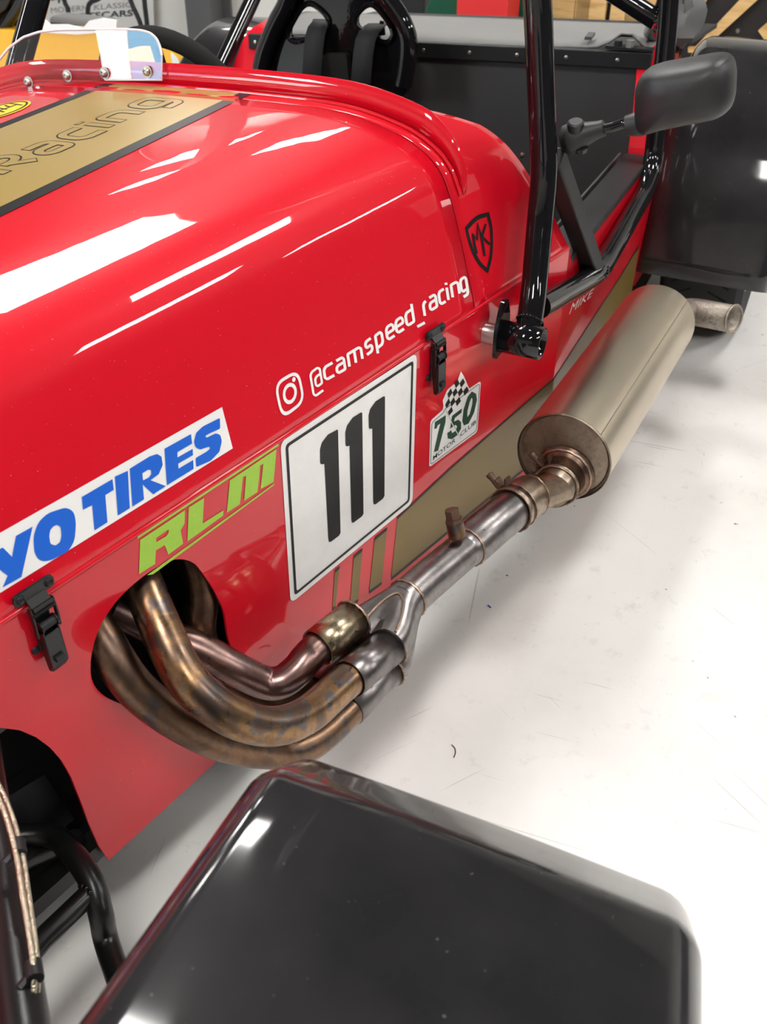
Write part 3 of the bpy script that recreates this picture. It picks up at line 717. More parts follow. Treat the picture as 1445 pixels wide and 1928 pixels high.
# silencer
RS = .0755; SL = (sil1 - sil0).length
SIL = lathe('silencer', sil0, sax, [(0, RS - .0015), (.0015, RS), (.01, RS), (SL - .012, RS), (SL - .002, RS - .001), (SL, RS - .006)], 'silencer_skin', CAR, 72, angle=20)
lathe('silencer_end_plate', sil0, sax, [(-.002, RS), (.001, RS + .0012), (.004, RS), (.004, RS - .003), (.006, RS - .006), (.003, .052), (.002, .045), (.002, 0)], 'end_plate', SIL, 64)
lathe('silencer_end_plate', sil1, sax, [(-.004, RS - .001), (0, RS - .005), (.004, .05), (.004, 0)], 'end_plate', SIL, 64)
lathe('inlet_collar', inl + sax * .002, -sax, [(0, .048), (.004, .043), (.012, .0375), (.03, .0365), (.03, .030)], 'pipe_brown', SIL, 40)
weldring('inlet_weld', inl - sax * .002, sax, .043, SIL, .003)
sd = sax.cross(Z).normalized()
tube('silencer_seam', [sil0 + sax * t + (Z * .72 + sd * .69).normalized() * (RS - .0002) for t in (.004, SL - .006)], .0012, 'silencer_skin', SIL, 6)
t0 = sil1 + sax * .0; t1 = op(1382, 601, -.243)
tp = fillet([sil1 - sax * .01 + Z * .0, op(1300, 585, -.152), t1], .03, 6)
TAIL = tube('tail_pipe', tp, .0275, 'tail_metal', SIL, 32, caps=False, wall=.002)
tx = (tp[-1] - tp[-2]).normalized()
ax_, u_, v_ = frame(tx)
tube('tail_pipe_rim', [tp[-1] + (u_ * math.cos(2 * math.pi * i / 36) + v_ * math.sin(2 * math.pi * i / 36)) * .0278 for i in range(37)], .0028, 'tail_metal', SIL, 8)

# ---- toggle latches across the seam between bonnet and flank
def latch(c):
    """c: point on the seam; u along the car, v up, w outwards"""
    u, v, w = X, Z, -Y
    L = box('toggle_latch', c + v * -.030 + w * .003, u * .0095, v * .022, w * .002, 'black_powdercoat', CAR, .002)
    pts = fillet([c + v * (.0145 + b_) + u * a_ + w * .001 for a_, b_ in ((-.022, -.0065), (.022, -.0065), (.022, .0065), (-.022, .0065))], .0062, 5, True)
    prism('keeper_plate', pts, w * .0028 - v * .0006, 'black_powdercoat', L, bev=.0006)
    for a_ in (-.0155, .0155):
        lathe('screw_head', c + v * .0145 + u * a_ + w * .0036, w, [(0, 0), (0, .0048), (.0016, .0042), (.0024, .003), (.0014, .0022), (.001, 0)], 'satin_black', L, 14)
    prism('keeper_hook', [c + v * .010 - u * .0105 + w * .002, c + v * .010 + u * .0105 + w * .002, c + v * .001 + u * .0105 + w * .010, c + v * .001 - u * .0105 + w * .010], w * .002, 'black_powdercoat', L)
    tube('hook_roll', [c + v * .001 - u * .0105 + w * .0105, c + v * .001 + u * .0105 + w * .0105], .0026, 'black_powdercoat', L, 10)
    for sgn in (-1, 1):
        prism('bail_side', [c + u * .0115 * sgn + v * b_ + w * d_ for b_, d_ in ((.003, .006), (.003, .011), (-.012, .013), (-.030, .013), (-.030, .007), (-.012, .008))], u * .0018 * sgn, 'black_powdercoat', L, bev=.0004)
    tube('bail_bar', [c + u * -.012 + v * -.004 + w * .0115, c + u * .012 + v * -.004 + w * .0115], .0018, 'black_powdercoat', L, 8)
    tube('lever_pin', [c + u * -.0085 + v * -.0205 + w * .011, c + u * .0085 + v * -.0205 + w * .011], .0046, 'satin_black', L, 14)
    for sgn in (-1, 1):
        lathe('pin_washer', c + u * .0078 * sgn + v * -.0205 + w * .011, u * sgn, [(0, 0), (0, .0062), (.0014, .0062), (.0014, 0)], 'black_powdercoat', L, 14)
        prism('lever_cheek', [c + u * .0092 * sgn + v * b_ + w * d_ for b_, d_ in ((-.022, .004), (-.022, .014), (-.030, .0155), (-.068, .017), (-.074, .013), (-.074, .009), (-.045, .005))], u * -.0016 * sgn, 'black_powdercoat', L, bev=.0004)
    prism('lever', [c + u * a_ + v * b_ + w * d_ for a_, b_, d_ in ((-.0092, -.029, .0152), (.0092, -.029, .0152), (.0080, -.068, .0170), (-.0080, -.068, .0170))], w * -.0018, 'black_powdercoat', L, bev=.0005)
    prism('lever_toe', [c + u * a_ + v * b_ + w * d_ for a_, b_, d_ in ((-.0080, -.067, .0172), (.0080, -.067, .0172), (.0076, -.0755, .0130), (-.0076, -.0755, .0130))], w * -.002, 'satin_black', L, bev=.0005)
    box('release_tab', c + v * -.0595 + w * .0178, u * .0050, v * .0030, w * .0022, 'satin_black', L, .0006)
    lathe('base_rivet', c + u * -.0125 + v * -.050 + w * .001, w, [(0, 0), (0, .0045), (.002, .004), (.003, 0)], 'satin_black', L, 12)
    return L
latch(pan(66, 1133)); latch(pan(817, 642))

# ---- wheel arches, wheels, suspension
def wing(name, prof, oi, oo, r, skirt, nseg=6, material='black_gelcoat', par=CAR, cant=0.0, skew=0.0, yaw=0.0, ys=-1.2):
    """prof: (s, z) polyline of the crown line; cross-section with rounded shoulders and side skirts"""
    P = [Vector((s, z)) for s, z in prof]; n = len(P); vs, fs = [], []; m_ = None
    for i, p in enumerate(P):
        t = (P[min(i + 1, n - 1)] - P[max(i - 1, 0)]).normalized(); nn = Vector((-t.y, t.x))
        if nn.y < 0 and abs(nn.y) > .999: nn = -nn
        row = [(oi, -skirt)]
        row += [(oi - r + r * math.cos(a_), -r + r * math.sin(a_)) for a_ in [math.pi / 2 * k / nseg for k in range(nseg + 1)]]
        w_ = (oi - r) - (oo + r)
        row += [(oi - r - w_ * k / 6, .0015 * math.sin(math.pi * k / 6)) for k in range(1, 6)]
        row += [(oo + r - r * math.sin(a_), -r + r * math.cos(a_)) for a_ in [math.pi / 2 * k / nseg for k in range(nseg + 1)]]
        row += [(oo, -skirt)]
        m_ = len(row)
        for o, h in row: ss = p.x + nn.x * h + skew * (oi - o); vs.append(W(ss, o + yaw * (ss - ys), p.y + nn.y * h - cant * (oi - o)))
    for i in range(n - 1):
        for k in range(m_ - 1): fs.append((i * m_ + k, i * m_ + k + 1, (i + 1) * m_ + k + 1, (i + 1) * m_ + k))
    o = obj(name, vs, fs, material, par, True, 70); mod_solid(o, .004, -1); return o
fp_ = [(s, .602 + .27 * (-1.16 - s) - .55 * max(0, -1.45 - s) ** 2 * 2) for s in [-1.85 + .0345 * i for i in range(21)]]
se, ze = fp_[-1]
def bend_on(l, r, a0, a1, n):          # turn the crown line downwards from slope a0 to a1
    s0, z0 = l[-1]
    for k in range(1, n + 1):
        t = a0 + (a1 - a0) * k / n
        l.append((s0 + r * (math.sin(t) - math.sin(a0)), z0 - r * (math.cos(a0) - math.cos(t))))
sl0 = math.atan(.27)
bend_on(fp_, .036, sl0, math.radians(43), 5)
for d in (.02, .04, .062): fp_.append((fp_[-1][0] + .021 * math.cos(math.radians(43)), fp_[-1][1] - .021 * math.sin(math.radians(43))))
bend_on(fp_, .042, math.radians(43), math.radians(82), 6)
for d in range(3): fp_.append((fp_[-1][0] + .008, fp_[-1][1] - .06))
FW = wing('front_wheel_arch', fp_, -.106, -.412, .026, .034, skew=.10, yaw=.12, cant=.135)
def wheel(nm, c, rad, wd, par):
    h = wd / 2; ax = N
    T = lathe(nm, c - ax * h, ax, [(.012, rad * .62), (.004, rad * .80), (.004, rad * .90), (.018, rad * .975), (.03, rad * .995), (h, rad), (wd - .03, rad * .995), (wd - .018, rad * .975), (wd - .004, rad * .90), (wd - .004, rad * .8), (wd - .012, rad * .62)], 'rubber', par, 64)
    lathe('wheel_rim', c - ax * h, ax, [(.03, 0), (.03, rad * .2), (.02, rad * .5), (.008, rad * .6), (.012, rad * .64), (.05, rad * .6), (wd - .05, rad * .6), (wd - .01, rad * .64)], 'alloy', T, 48)
    bm = bmesh.new()
    for i in range(46):
        t = 2 * math.pi * i / 46; d = A * math.cos(t) + Z * math.sin(t); tg = -A * math.sin(t) + Z * math.cos(t)
        for sg in (-1, 1):
            boxbm(bm, c + d * (rad - .0022) + ax * sg * h * .42, (ax * .8 + tg * .45 * sg).normalized() * h * .26, tg * .0022, d * .0022)
    bmobj('tread_groove', bm, 'matt_black', T, False)['kind'] = 'stuff'
    return T
wheel('front_tyre', W(-1.52, -.295, .28), .28, .165, CAR)
wheel('rear_tyre', W(1.03, -.135, .285), .285, .20, CAR)
wheel('rear_tyre', W(1.03, 1.205, .285 + ROLL * 1.2), .285, .20, CAR)
wcs, wcz, wr = 1.07, .30, .36
rp = [(.662, .243), (.674, .28), (.694, .335), (.720, .40)] + [(wcs + wr * math.cos(math.radians(t)), wcz + wr * math.sin(math.radians(t))) for t in range(152, -1, -6)]
wing('rear_wheel_arch', rp, .015, -.285, .035, .07)
wing('rear_wheel_arch', rp, 1.33, 1.05, .035, .07)
T2 = [Vector((.27, .09, .20)), pan(85, 1572, .035), pan(135, 1606, -.01), pan(172, 1660, -.05), pan(190, 1720, -.075), pan(206, 1790, -.095), Vector((.235, -.22, .168)), Vector((.15, -.42, .165))]
WB = tube('lower_wishbone', catmull(T2, 7), .0130, 'black_powdercoat', CAR, 20)
tube('wishbone_brace', [pan(164, 1687, -.056), pan(80, 1768, -.062), Vector((.14, -.075, .19))], .0115, 'black_powdercoat', WB, 18)
weld(pan(166, 1685, -.056), .012, 12, WB, .003, X)
u0, u1 = pan(-12, 1540, -.075), pan(24, 1800, -.2)
ud = (u1 - u0).normalized()
UP = tube('upper_wishbone', [u0 - ud * .12, u1], .0148, 'black_powdercoat', CAR, 24)
tube('wishbone_sleeve', [u1 - ud * .002, u1 + ud * .2], .0185, 'black_powdercoat', UP, 24)
HOSE = None
for k_, dx in enumerate((0, -12)):
    pth = catmull([pan(-45 + dx, 1400, -.06), pan(8 + dx, 1500, -.11), pan(38 + dx, 1590, -.15), pan(54 + dx * .9, 1690, -.19), pan(70 + dx * .6, 1815, -.235), pan(68 + dx * .5, 1900, -.25), pan(62 + dx * .5, 1990, -.27)], 6)
    hz = tube('brake_hose', pth, .0022, 'braid', CAR, 10)
    HOSE = HOSE or hz
for (u, v, y) in ((40, 1592, -.151), (71, 1822, -.237)):
    c = pan(u, v, y)
    tube('hose_clip', [c - ud * .007 - X * .003, c + ud * .007 - X * .003], .0062, 'satin_black', HOSE, 12)
    tube('clip_strap', [c, c - X * .016 - Z * .004], .004, 'satin_black', HOSE, 8)

# ---- clear screen bolted to the lip
zb = .795
base = [(306, 150), (250, 148), (200, 150), (130, 158), (57, 170), (20, 186), (-30, 210)]
top = [(306, 104), (303, 88), (296, 72), (285, 62), (268, 57), (240, 55), (180, 55), (110, 56), (75, 60), (45, 70), (18, 90), (0, 112), (-18, 150)]
ssf = -.262
def scr(u, v):
    s = ssf
    for _ in range(6):
        p = sp(u, v, s); o = (p - K).dot(N); z = p.z + ROLL * o
        s = ssf + .26 * (z - .790) - .30 * max(0, o - .62) ** 1.3
    return p
SCR = prism('aero_screen', fillet([scr(u, v) for u, v in base[::-1]] + [scr(u, v) for u, v in top], .004, 2, True), -A * .003, 'acrylic', CAR)
tube('screen_edge', fillet([scr(u, v) - A * .0015 for u, v in top], .004, 2), .0019, 'acrylic_edge', SCR, 6)
tube('screen_edge', [scr(306, 104) - A * .0015, scr(306, 150) - A * .0015, scr(200, 150) - A * .0015], .0014, 'acrylic_edge', SCR, 6)
for (u, v) in ((57, 154), (130, 142), (200, 137), (280, 134)):
    p = scr(u, v) - A * .003
    lathe('screen_bolt', p, -A + Z * .1, [(0, 0), (0, .0085), (.0015, .0085), (.0015, .006), (.004, .0055), (.006, .003), (.0045, .002), (.0045, 0)], 'bolt_steel', SCR, 16)

# ================================================================== graphics
# on the flank: number board
def rr(x0, z0, x1, z1, r): return [(p.x, p.y) for p in round2([(x0, z0), (x1, z0), (x1, z1), (x0, z1)], r)]
def hit_xz(x, z): return Vector((x, 0, z)), -Y
BX0, BX1, BZ0, BZ1 = .7045, .9785, .2795, .5225
NB = decal('number_board', [rr(BX0, BZ0, BX1, BZ1, .012)], hit_xz, 'board_white', SIDE, .0006, label='white number board with black border')
decal('board_border', [[rr(BX0 + .008, BZ0 + .008, BX1 - .008, BZ1 - .008, .006), rr(BX0 + .0125, BZ0 + .0125, BX1 - .0125, BZ1 - .0125, .004)]], hit_xz, 'black_vinyl', SIDE, .0010)
def c5(l): return crop(l, 480, 500, 2.89)
for pl in ([(446, 890), (436, 896), (395, 918), (362, 962), (352, 1000), (353, 1072), (358, 1080), (376, 1078), (398, 1490), (402, 1503), (412, 1501), (456, 1468), (464, 1452), (450, 896)],
           [(578, 797), (568, 802), (530, 826), (499, 870), (490, 905), (491, 975), (497, 983), (513, 979), (523, 1385), (527, 1398), (537, 1396), (581, 1363), (589, 1348), (582, 803)],
           [(702, 709), (692, 714), (655, 737), (625, 780), (617, 812), (618, 880), (623, 888), (637, 884), (642, 1287), (646, 1299), (656, 1297), (695, 1267), (703, 1252), (706, 715)]):
    decal('number_digit', [c5(pl)], hit_pan, 'black_vinyl', SIDE, .0010)
# gold band with bars, black pinstripes
def c5p(l): return c5(l)
GZ1, GZ0 = .283, .170
GT = [(.9405, .2725), (.98, .2755), (1.08, .2835), (1.41, .2935)]
decal('gold_band', [GT + [(1.41, GZ0 - .022), (.9275, GZ0 + .003)]], hit_xz, 'gold_vinyl_shaded', SIDE, .0005)
decal('gold_band', [[(0, .293), (0, .155), (.655, .155), (.655, .302), (.60, .304), (.5, .298)]], lambda s, z: (W(s, 0, z), -N), 'gold_vinyl_shaded', REAR, .0006)
decal('pinstripe', [GT + [(x, z + .0045) for x, z in GT[::-1]], [(.9285, GZ0 + .003), (.9270, GZ0 - .003), (1.41, GZ0 - .028), (1.41, GZ0 - .022)]], hit_xz, 'black_vinyl', SIDE, .0007)
decal('pinstripe', [[(0, .293), (0, .2975), (.5, .3025), (.60, .3085), (.655, .3065), (.655, .302), (.60, .304), (.5, .298)]], lambda s, z: (W(s, 0, z), -N), 'black_vinyl', REAR, .0007)
for tl, tr, br, bl in (((650, 1496), (718, 1440), (690, 1718), (622, 1768)), ((536, 1595), (583, 1555), (563, 1812), (517, 1845)), ((434, 1672), (459, 1650), (440, 1850), (421, 1860))):
    decal('gold_bar', [c5([tl, tr, br, bl])], hit_pan, 'gold_vinyl_shaded', SIDE, .0006)
    decal('bar_cap', [c5([(tl[0] + 1, tl[1] - 18), (tr[0] + 2, tr[1] - 18), tr, tl])], hit_pan, 'black_vinyl', SIDE, .0006)
    decal('bar_cap', [c5([bl, br, (br[0] - 2, br[1] + 18), (bl[0] - 1, bl[1] + 18)])], hit_pan, 'black_vinyl', SIDE, .0006)
# lime sponsor lettering
def c4(l): return crop(l, 240, 820, 4.516)
lime = [[(82, 850), (1285, 58), (1283, 86), (84, 876)], [(165, 1185), (1248, 405), (1245, 420), (215, 1178)]]
lets = [[[(105, 887), (486, 632), (483, 745), (450, 805), (471, 918), (345, 1012), (315, 930), (240, 975), (232, 1090), (95, 1178)], [(243, 870), (348, 795), (346, 825), (325, 855), (243, 905)]],
        [[(518, 610), (649, 528), (637, 745), (816, 632), (812, 678), (507, 900)]],
        [[(868, 380), (1265, 114), (1241, 392), (1130, 454), (1152, 240), (1127, 252), (1104, 478), (989, 554), (1006, 340), (980, 352), (954, 582), (842, 656)]]]
decal('lime_rule', [c4(l) for l in lime], hit_pan, 'lime_vinyl', SIDE, .0006)
for l in lets: decal('lime_letter', [[c4(q) for q in l]], hit_pan, 'lime_vinyl', SIDE, .0006)
# club badge: white plate, green 750, chequered flag
def c8(l): return crop(l, 780, 380, 3.706)
plate = [(p.x, p.y) for p in fillet(p3(c8([(103, 1852), (112, 1527), (196, 1452), (203, 1425), (198, 1385), (230, 1310), (300, 1252), (325, 1182), (345, 1215), (383, 1302), (465, 1247), (440, 1605)])), [5, 6, 1, 1, 1, 3, 3, 0, 1, 1, 6, 6], 4, True)]
decal('club_badge', [plate], hit_pan, 'white_vinyl', SIDE, .0006)
def inset(l, k, c): return [(c[0] + (x - c[0]) * k, c[1] + (y - c[1]) * k) for x, y in l]
bl_ = [(p.x, p.y) for p in fillet(p3(c8([(112, 1833), (121, 1540), (198, 1474), (212, 1445), (385, 1318), (456, 1266), (432, 1595)])), [4, 5, 0, 0, 0, 5, 5], 4, True)]
ribdecal('badge_outline', [(bl_, True)], 1.0, hit_pan, 'black_vinyl', SIDE, .0009)
g750 = [[(142, 1535), (218, 1487), (216, 1535), (165, 1735), (135, 1745), (180, 1545), (160, 1560), (155, 1578), (138, 1585)],
        [(262, 1492), (330, 1440), (327, 1470), (282, 1506), (275, 1532), (305, 1518), (325, 1535), (325, 1580), (300, 1625), (262, 1655), (232, 1650), (228, 1612), (256, 1592), (262, 1612), (284, 1598), (297, 1567), (287, 1554), (248, 1582)],
        [[(400, 1322), (430, 1338), (436, 1380), (415, 1470), (378, 1545), (345, 1560), (333, 1530), (342, 1450), (370, 1360)], [(398, 1365), (385, 1395), (370, 1455), (368, 1500), (385, 1480), (403, 1410), (405, 1375)]]]
for g in g750:
    lp = g if isinstance(g[0], list) else [g]
    decal('badge_numeral', [[c8(q) for q in lp]], hit_pan, 'green_print', SIDE, .0010)
textdecal('badge_lettering', 'MOTOR', [c8([(q)])[0] for q in ((128, 1805), (285, 1672), (286, 1642), (130, 1772))], hit_pan, 'black_vinyl', SIDE, .0010, .01)
textdecal('badge_lettering', 'CLUB', [c8([(q)])[0] for q in ((318, 1640), (428, 1546), (430, 1517), (320, 1608))], hit_pan, 'black_vinyl', SIDE, .0010, .01)
ribdecal('flag_pole', [c8([(205, 1440), (318, 1650)])], 1.6, hit_pan, 'white_vinyl', SIDE, .0013)
ribdecal('flag_pole', [c8([(209, 1440), (322, 1650)])], .5, hit_pan, 'black_vinyl', SIDE, .0014)
FT, FR, FB, FL = (325, 1205), (378, 1312), (240, 1490), (205, 1390)
def fl2(a_, b_):
    x0 = FL[0] + (FT[0] - FL[0]) * a_; y0 = FL[1] + (FT[1] - FL[1]) * a_ - 26 * math.sin(math.pi * a_) * (1 - 2 * (a_ - .5))* .6
    x1 = FB[0] + (FR[0] - FB[0]) * a_; y1 = FB[1] + (FR[1] - FB[1]) * a_ + 6 * math.sin(math.pi * a_)
    return (x0 + (x1 - x0) * b_, y0 + (y1 - y0) * b_)
chk = []
for i in range(5):
    for j in range(4):
        if (i + j) % 2: chk.append(c8([fl2(i / 5, j / 4), fl2((i + 1) / 5, j / 4), fl2((i + 1) / 5, (j + 1) / 4), fl2(i / 5, (j + 1) / 4)]))
decal('flag_check', chk, hit_pan, 'black_vinyl', SIDE, .0012)['kind'] = 'stuff'
# driver name on the cockpit side
textdecal('driver_name', 'MIKE', [(1071, 592), (1116, 556), (1119, 542), (1074, 574)], hit_rear, 'white_vinyl', REAR, .001, 0, .3)

# on the bonnet: tyre sticker
def c2(l): return crop(l, 0, 760, 3.211)
TS = decal('tyre_sticker', [c2([(-760, 1200), (0, 779), (1340, 20), (1405, 270), (0, 1142), (-700, 1570)])], hit_bon, 'white_vinyl', BON, .0008, 12, label='white strip sticker with blue lettering')
yo = [[[(192, 742), (92, 798), (68, 925), (12, 868), (-105, 930), (42, 1038), (10, 1110), (125, 1045)]],
      [[(p.x, p.y) for p in fillet(p3([(395, 625), (442, 652), (455, 720), (446, 828), (408, 892), (300, 947), (238, 952), (203, 905), (197, 800), (225, 718), (282, 662)]), 30, 3, True)],
       [(p.x, p.y) for p in fillet(p3([(340, 730), (362, 743), (367, 800), (358, 836), (330, 857), (300, 846), (292, 800), (298, 764), (315, 742)]), 10, 3, True)]],
      [[(490, 563), (675, 455), (683, 520), (632, 552), (645, 715), (567, 765), (553, 612), (497, 640)]],
      [[(690, 440), (768, 405), (780, 630), (708, 675)]],
      [[(780, 392), (900, 318), (945, 303), (972, 320), (979, 370), (955, 425), (905, 462), (998, 497), (922, 547), (858, 487), (866, 577), (796, 620)], [(856, 420), (890, 398), (908, 400), (910, 425), (895, 445), (860, 463)]],
      [[(990, 272), (1150, 183), (1157, 240), (1068, 292), (1068, 325), (1160, 273), (1162, 310), (1072, 362), (1075, 392), (1163, 340), (1166, 393), (1005, 492)]],
      [[(p.x, p.y) for p in fillet(p3([(1325, 85), (1220, 138), (1182, 175), (1168, 230), (1178, 262), (1205, 277), (1262, 258), (1266, 272), (1240, 292), (1178, 328), (1182, 382), (1268, 345), (1322, 290), (1337, 225), (1327, 188), (1300, 178), (1243, 206), (1236, 194), (1260, 180), (1327, 150)]), 9, 3, True)]]]
def shift(l, dx, dy, k): return [[(dx + (x - 325) * k, dy + (y - 790) * k) for x, y in q] for q in l]
yo.append(shift(yo[1], -270, 1125, 1.13))
yo.append([[(-640, 1200), (-400, 1062), (-390, 1130), (-462, 1172), (-445, 1360), (-545, 1415), (-560, 1228), (-632, 1268)]])
for l in yo: decal('tyre_letter', [[c2(q) for q in l]], hit_bon, 'blue_vinyl', BON, .0014, 14)
# camera badge and handle
def c3(l): return crop(l, 500, 500, 3.6125)
def hom(q, x, y):   # bilinear in quad bl, br, tr, tl
    bl, br, tr, tl = q
    return tuple(bl[i] * (1 - x) * (1 - y) + br[i] * x * (1 - y) + tr[i] * x * y + tl[i] * (1 - x) * y for i in (0, 1))
IQ = c3([(104, 1062), (276, 930), (226, 690), (46, 795)])
def isq(x, y): return hom(IQ, x, y)
def ring(cx, cy, r0, r1): return [[isq(cx + r0 * math.cos(t), cy + r0 * math.sin(t)) for t in [2 * math.pi * i / 32 for i in range(32)]]] + ([[isq(cx + r1 * math.cos(t), cy + r1 * math.sin(t)) for t in [2 * math.pi * i / 32 for i in range(32)]]] if r1 else [])
def rsq(a_, b_, r): return [isq(p.x, p.y) for p in round2([(a_, a_), (b_, a_), (b_, b_), (a_, b_)], r, 6)]
decal('camera_badge', [[rsq(.03, .97, .36), rsq(.115, .885, .27)], ring(.5, .5, .26, .165), ring(.735, .77, .062, 0)], hit_bon, 'white_vinyl', BON, .0008, 8)
GL = {'c': [[(1, 1), (.22, 1), (0, .8), (0, .2), (.22, 0), (1, 0)]],
      'a': [[(.08, 1), (.82, 1), (1, .82), (1, 0), (.2, 0), (0, .15), (0, .42), (.2, .57), (1, .57)]],
      'm': [[(0, 0), (0, 1), (.85, 1), (1, .85), (1, 0)], [(.5, 1), (.5, 0)]],
      's': [[(1, 1), (.2, 1), (0, .85), (0, .65), (.18, .5), (.82, .5), (1, .35), (1, .15), (.8, 0), (0, 0)]],
      'p': [[(0, -.42), (0, 1), (.8, 1), (1, .8), (1, .2), (.8, 0), (.0, 0)]],
      'e': [[(1, 0), (.22, 0), (0, .2), (0, .8), (.22, 1), (.8, 1), (1, .8), (1, .5), (0, .5)]],
      'd': [[(1, 1.42), (1, 0), (.2, 0), (0, .2), (0, .8), (.2, 1), (1, 1)]],
      'r': [[(0, 0), (0, .8), (.4, 1), (1, 1)]], 'i': [[(0, 0), (0, 1)], [(0, 1.22), (0, 1.4)]],
      'n': [[(0, 0), (0, 1), (.78, 1), (1, .8), (1, 0)]],
      'g': [[(1, 0), (.2, 0), (0, .2), (0, .8), (.2, 1), (.8, 1), (1, .82), (1, -.25), (.82, -.42), (.15, -.42)]],
      '@': [[(1, -.3), (.2, -.3), (0, -.12), (0, 1.05), (.2, 1.2), (.8, 1.2), (1, 1.05), (1, .15), (.55, .15), (.38, .28), (.38, .62), (.55, .75), (1, .75)]], '_': [[(0, 0), (1, 0)]]}
hand = [('@', (322, 862), (385, 815), (-18, -108)), ('c', (405, 780), (466, 745)), ('a', (487, 735), (540, 704)), ('m', (569, 687), (657, 634)), ('s', (688, 606), (726, 578)), ('p', (757, 562), (798, 530)), ('e', (829, 508), (876, 476)), ('e', (893, 462), (940, 430)), ('d', (961, 412), (1008, 380)), ('_', (1030, 416), (1082, 388)), ('r', (1082, 342), (1102, 326)), ('a', (1121, 306), (1165, 278)), ('c', (1187, 266), (1224, 243)), ('i', (1243, 234), (1280, 214)), ('n', (1272, 216), (1318, 190)), ('g', (1334, 182), (1372, 158))]
for ch in hand:
    bl, br = Vector((*ch[1], 0)), Vector((*ch[2], 0)); up = Vector((*(ch[3] if len(ch) > 3 else (-13, -84)), 0)); st = []
    for g in GL[ch[0]]:
        pts = [bl + (br - bl) * x + up * y for x, y in g]
        pts = fillet(pts, 9, 4)
        st.append([c3([(p.x, p.y)])[0] for p in pts])
    ribdecal('handle_letter', st, 4.3 if ch[0] == '@' else 5.2, hit_bon, 'white_vinyl', BON, .0008)
# maker's shield on the scuttle
def sh(l): return [(p.x, p.y) for p in catmull([(*q, 0) for q in c8(l)], 5)]
o_ = sh([(352, 180), (430, 100), (520, 71)])[:-1] + sh([(520, 71), (545, 180), (549, 300), (540, 400), (515, 498)])[:-1] + sh([(515, 498), (450, 440), (400, 350), (370, 260), (352, 180)])[:-1]
i_ = sh([(374, 194), (438, 130), (507, 103)])[:-1] + sh([(507, 103), (527, 190), (531, 300), (523, 385), (505, 460)])[:-1] + sh([(505, 460), (462, 416), (419, 340), (391, 262), (374, 194)])[:-1]
decal('maker_shield', [[o_, i_]], hit_bon, 'black_vinyl', SCU, .0008, 8)
ribdecal('shield_monogram', [c8(l) for l in ([(435, 362), (420, 300), (408, 222), (438, 268), (442, 145), (470, 255), (490, 378)], [(497, 155), (468, 250)], [(466, 238), (527, 298)])], 4.4, hit_bon, 'black_vinyl', SCU, .0010)

# stripe, lettering and oval on the top of the bonnet, in car coordinates
def hit_top(s, o):
    p = K + A * s + N * o; p.z = 2.0
    for t in (BV, BVS):
        h, nn, i, d = t.ray_cast(p, -Z)
        if h is not None: return h, (nn if nn.z > 0 else -nn)
    return W(s, o, .79), Z
c_ = .535
for nm, o0, o1, mt in (('gold_stripe', c_ - .107, c_ + .107, 'gold_vinyl'), ('stripe_border', c_ - .126, c_ - .107, 'black_vinyl'), ('stripe_border', c_ + .107, c_ + .126, 'black_vinyl')):
    decal(nm, [[(-1.44, o0), (-.308, o0), (-.308, o1), (-1.44, o1)]], hit_top, mt, BON, .0007, .03)
    decal(nm, [[(-.292, o0), (-.262, o0), (-.262, o1), (-.292, o1)]], hit_top, mt, SCU, .0007, .03)
RL = {'R': [[(0, 0), (0, 1.35), (.75, 1.35), (1, 1.15), (1, .8), (.75, .6), (.35, .6)], [(.5, .6), (1, 0)]]}
for ch, s0, wd in (('R', -.655, .050), ('a', -.583, .040), ('c', -.520, .040), ('i', -.462, .02), ('n', -.437, .040), ('g', -.372, .042)):
    st = [[(p.x, p.y) for p in fillet(p3([(s0 + x * wd, .497 + y * .040) for x, y in g]), .008, 4)] for g in RL.get(ch, GL.get(ch))]
    ribdecal('racing_letter', st, .0158, hit_top, 'black_vinyl', BON, .0009)
    def trim(l):
        l = [Vector((*p, 0)) for p in l]; l[0] = l[0] + (l[1] - l[0]).normalized() * .0014; l[-1] = l[-1] + (l[-2] - l[-1]).normalized() * .0014; return [(p.x, p.y) for p in l]
    ribdecal('letter_fill', [trim(l) for l in st], .0109, hit_top, 'gold_vinyl', BON, .00105)
def ell(cx, cy, a_, b_): return [(cx + a_ * math.cos(t), cy + b_ * math.sin(t)) for t in [2 * math.pi * i / 40 for i in range(40)]]
decal('oval_sticker', [ell(-.43, .715, .056, .032)], hit_top, 'yellow_vinyl', BON, .0008, .03)
ribdecal('oval_print', [(ell(-.43, .715, .050, .027), True)] + [[(-.47 + .012 * i, .70 + .006 * (i % 3)), (-.462 + .012 * i, .732 - .004 * (i % 2))] for i in range(7)] + [[(-.47, .716), (-.395, .712)]], .003, hit_top, 'black_vinyl', BON, .0012)

# ================================================================== things in the background
def vbox(name, u0, v0, u1, v1, s, depth, material, par=None, bev=0.0, zmin=None, label=None):
    """box whose front face at station s fills the given picture rectangle (zmin: reach down to that height)"""
    p0, p1 = sp(u0, v0, s), sp(u1, v1, s)
    o0, o1 = (p0 - K).dot(N), (p1 - K).dot(N); z1, z0 = max(p0.z, p1.z), min(p0.z, p1.z)
    if zmin is not None: z0 = zmin
    c = K + A * (s + depth / 2) + N * (o0 + o1) / 2; c.z = (z0 + z1) / 2
    return box(name, c, A * depth / 2, N * abs(o1 - o0) / 2, Z * (z1 - z0) / 2, material, par, bev, label)
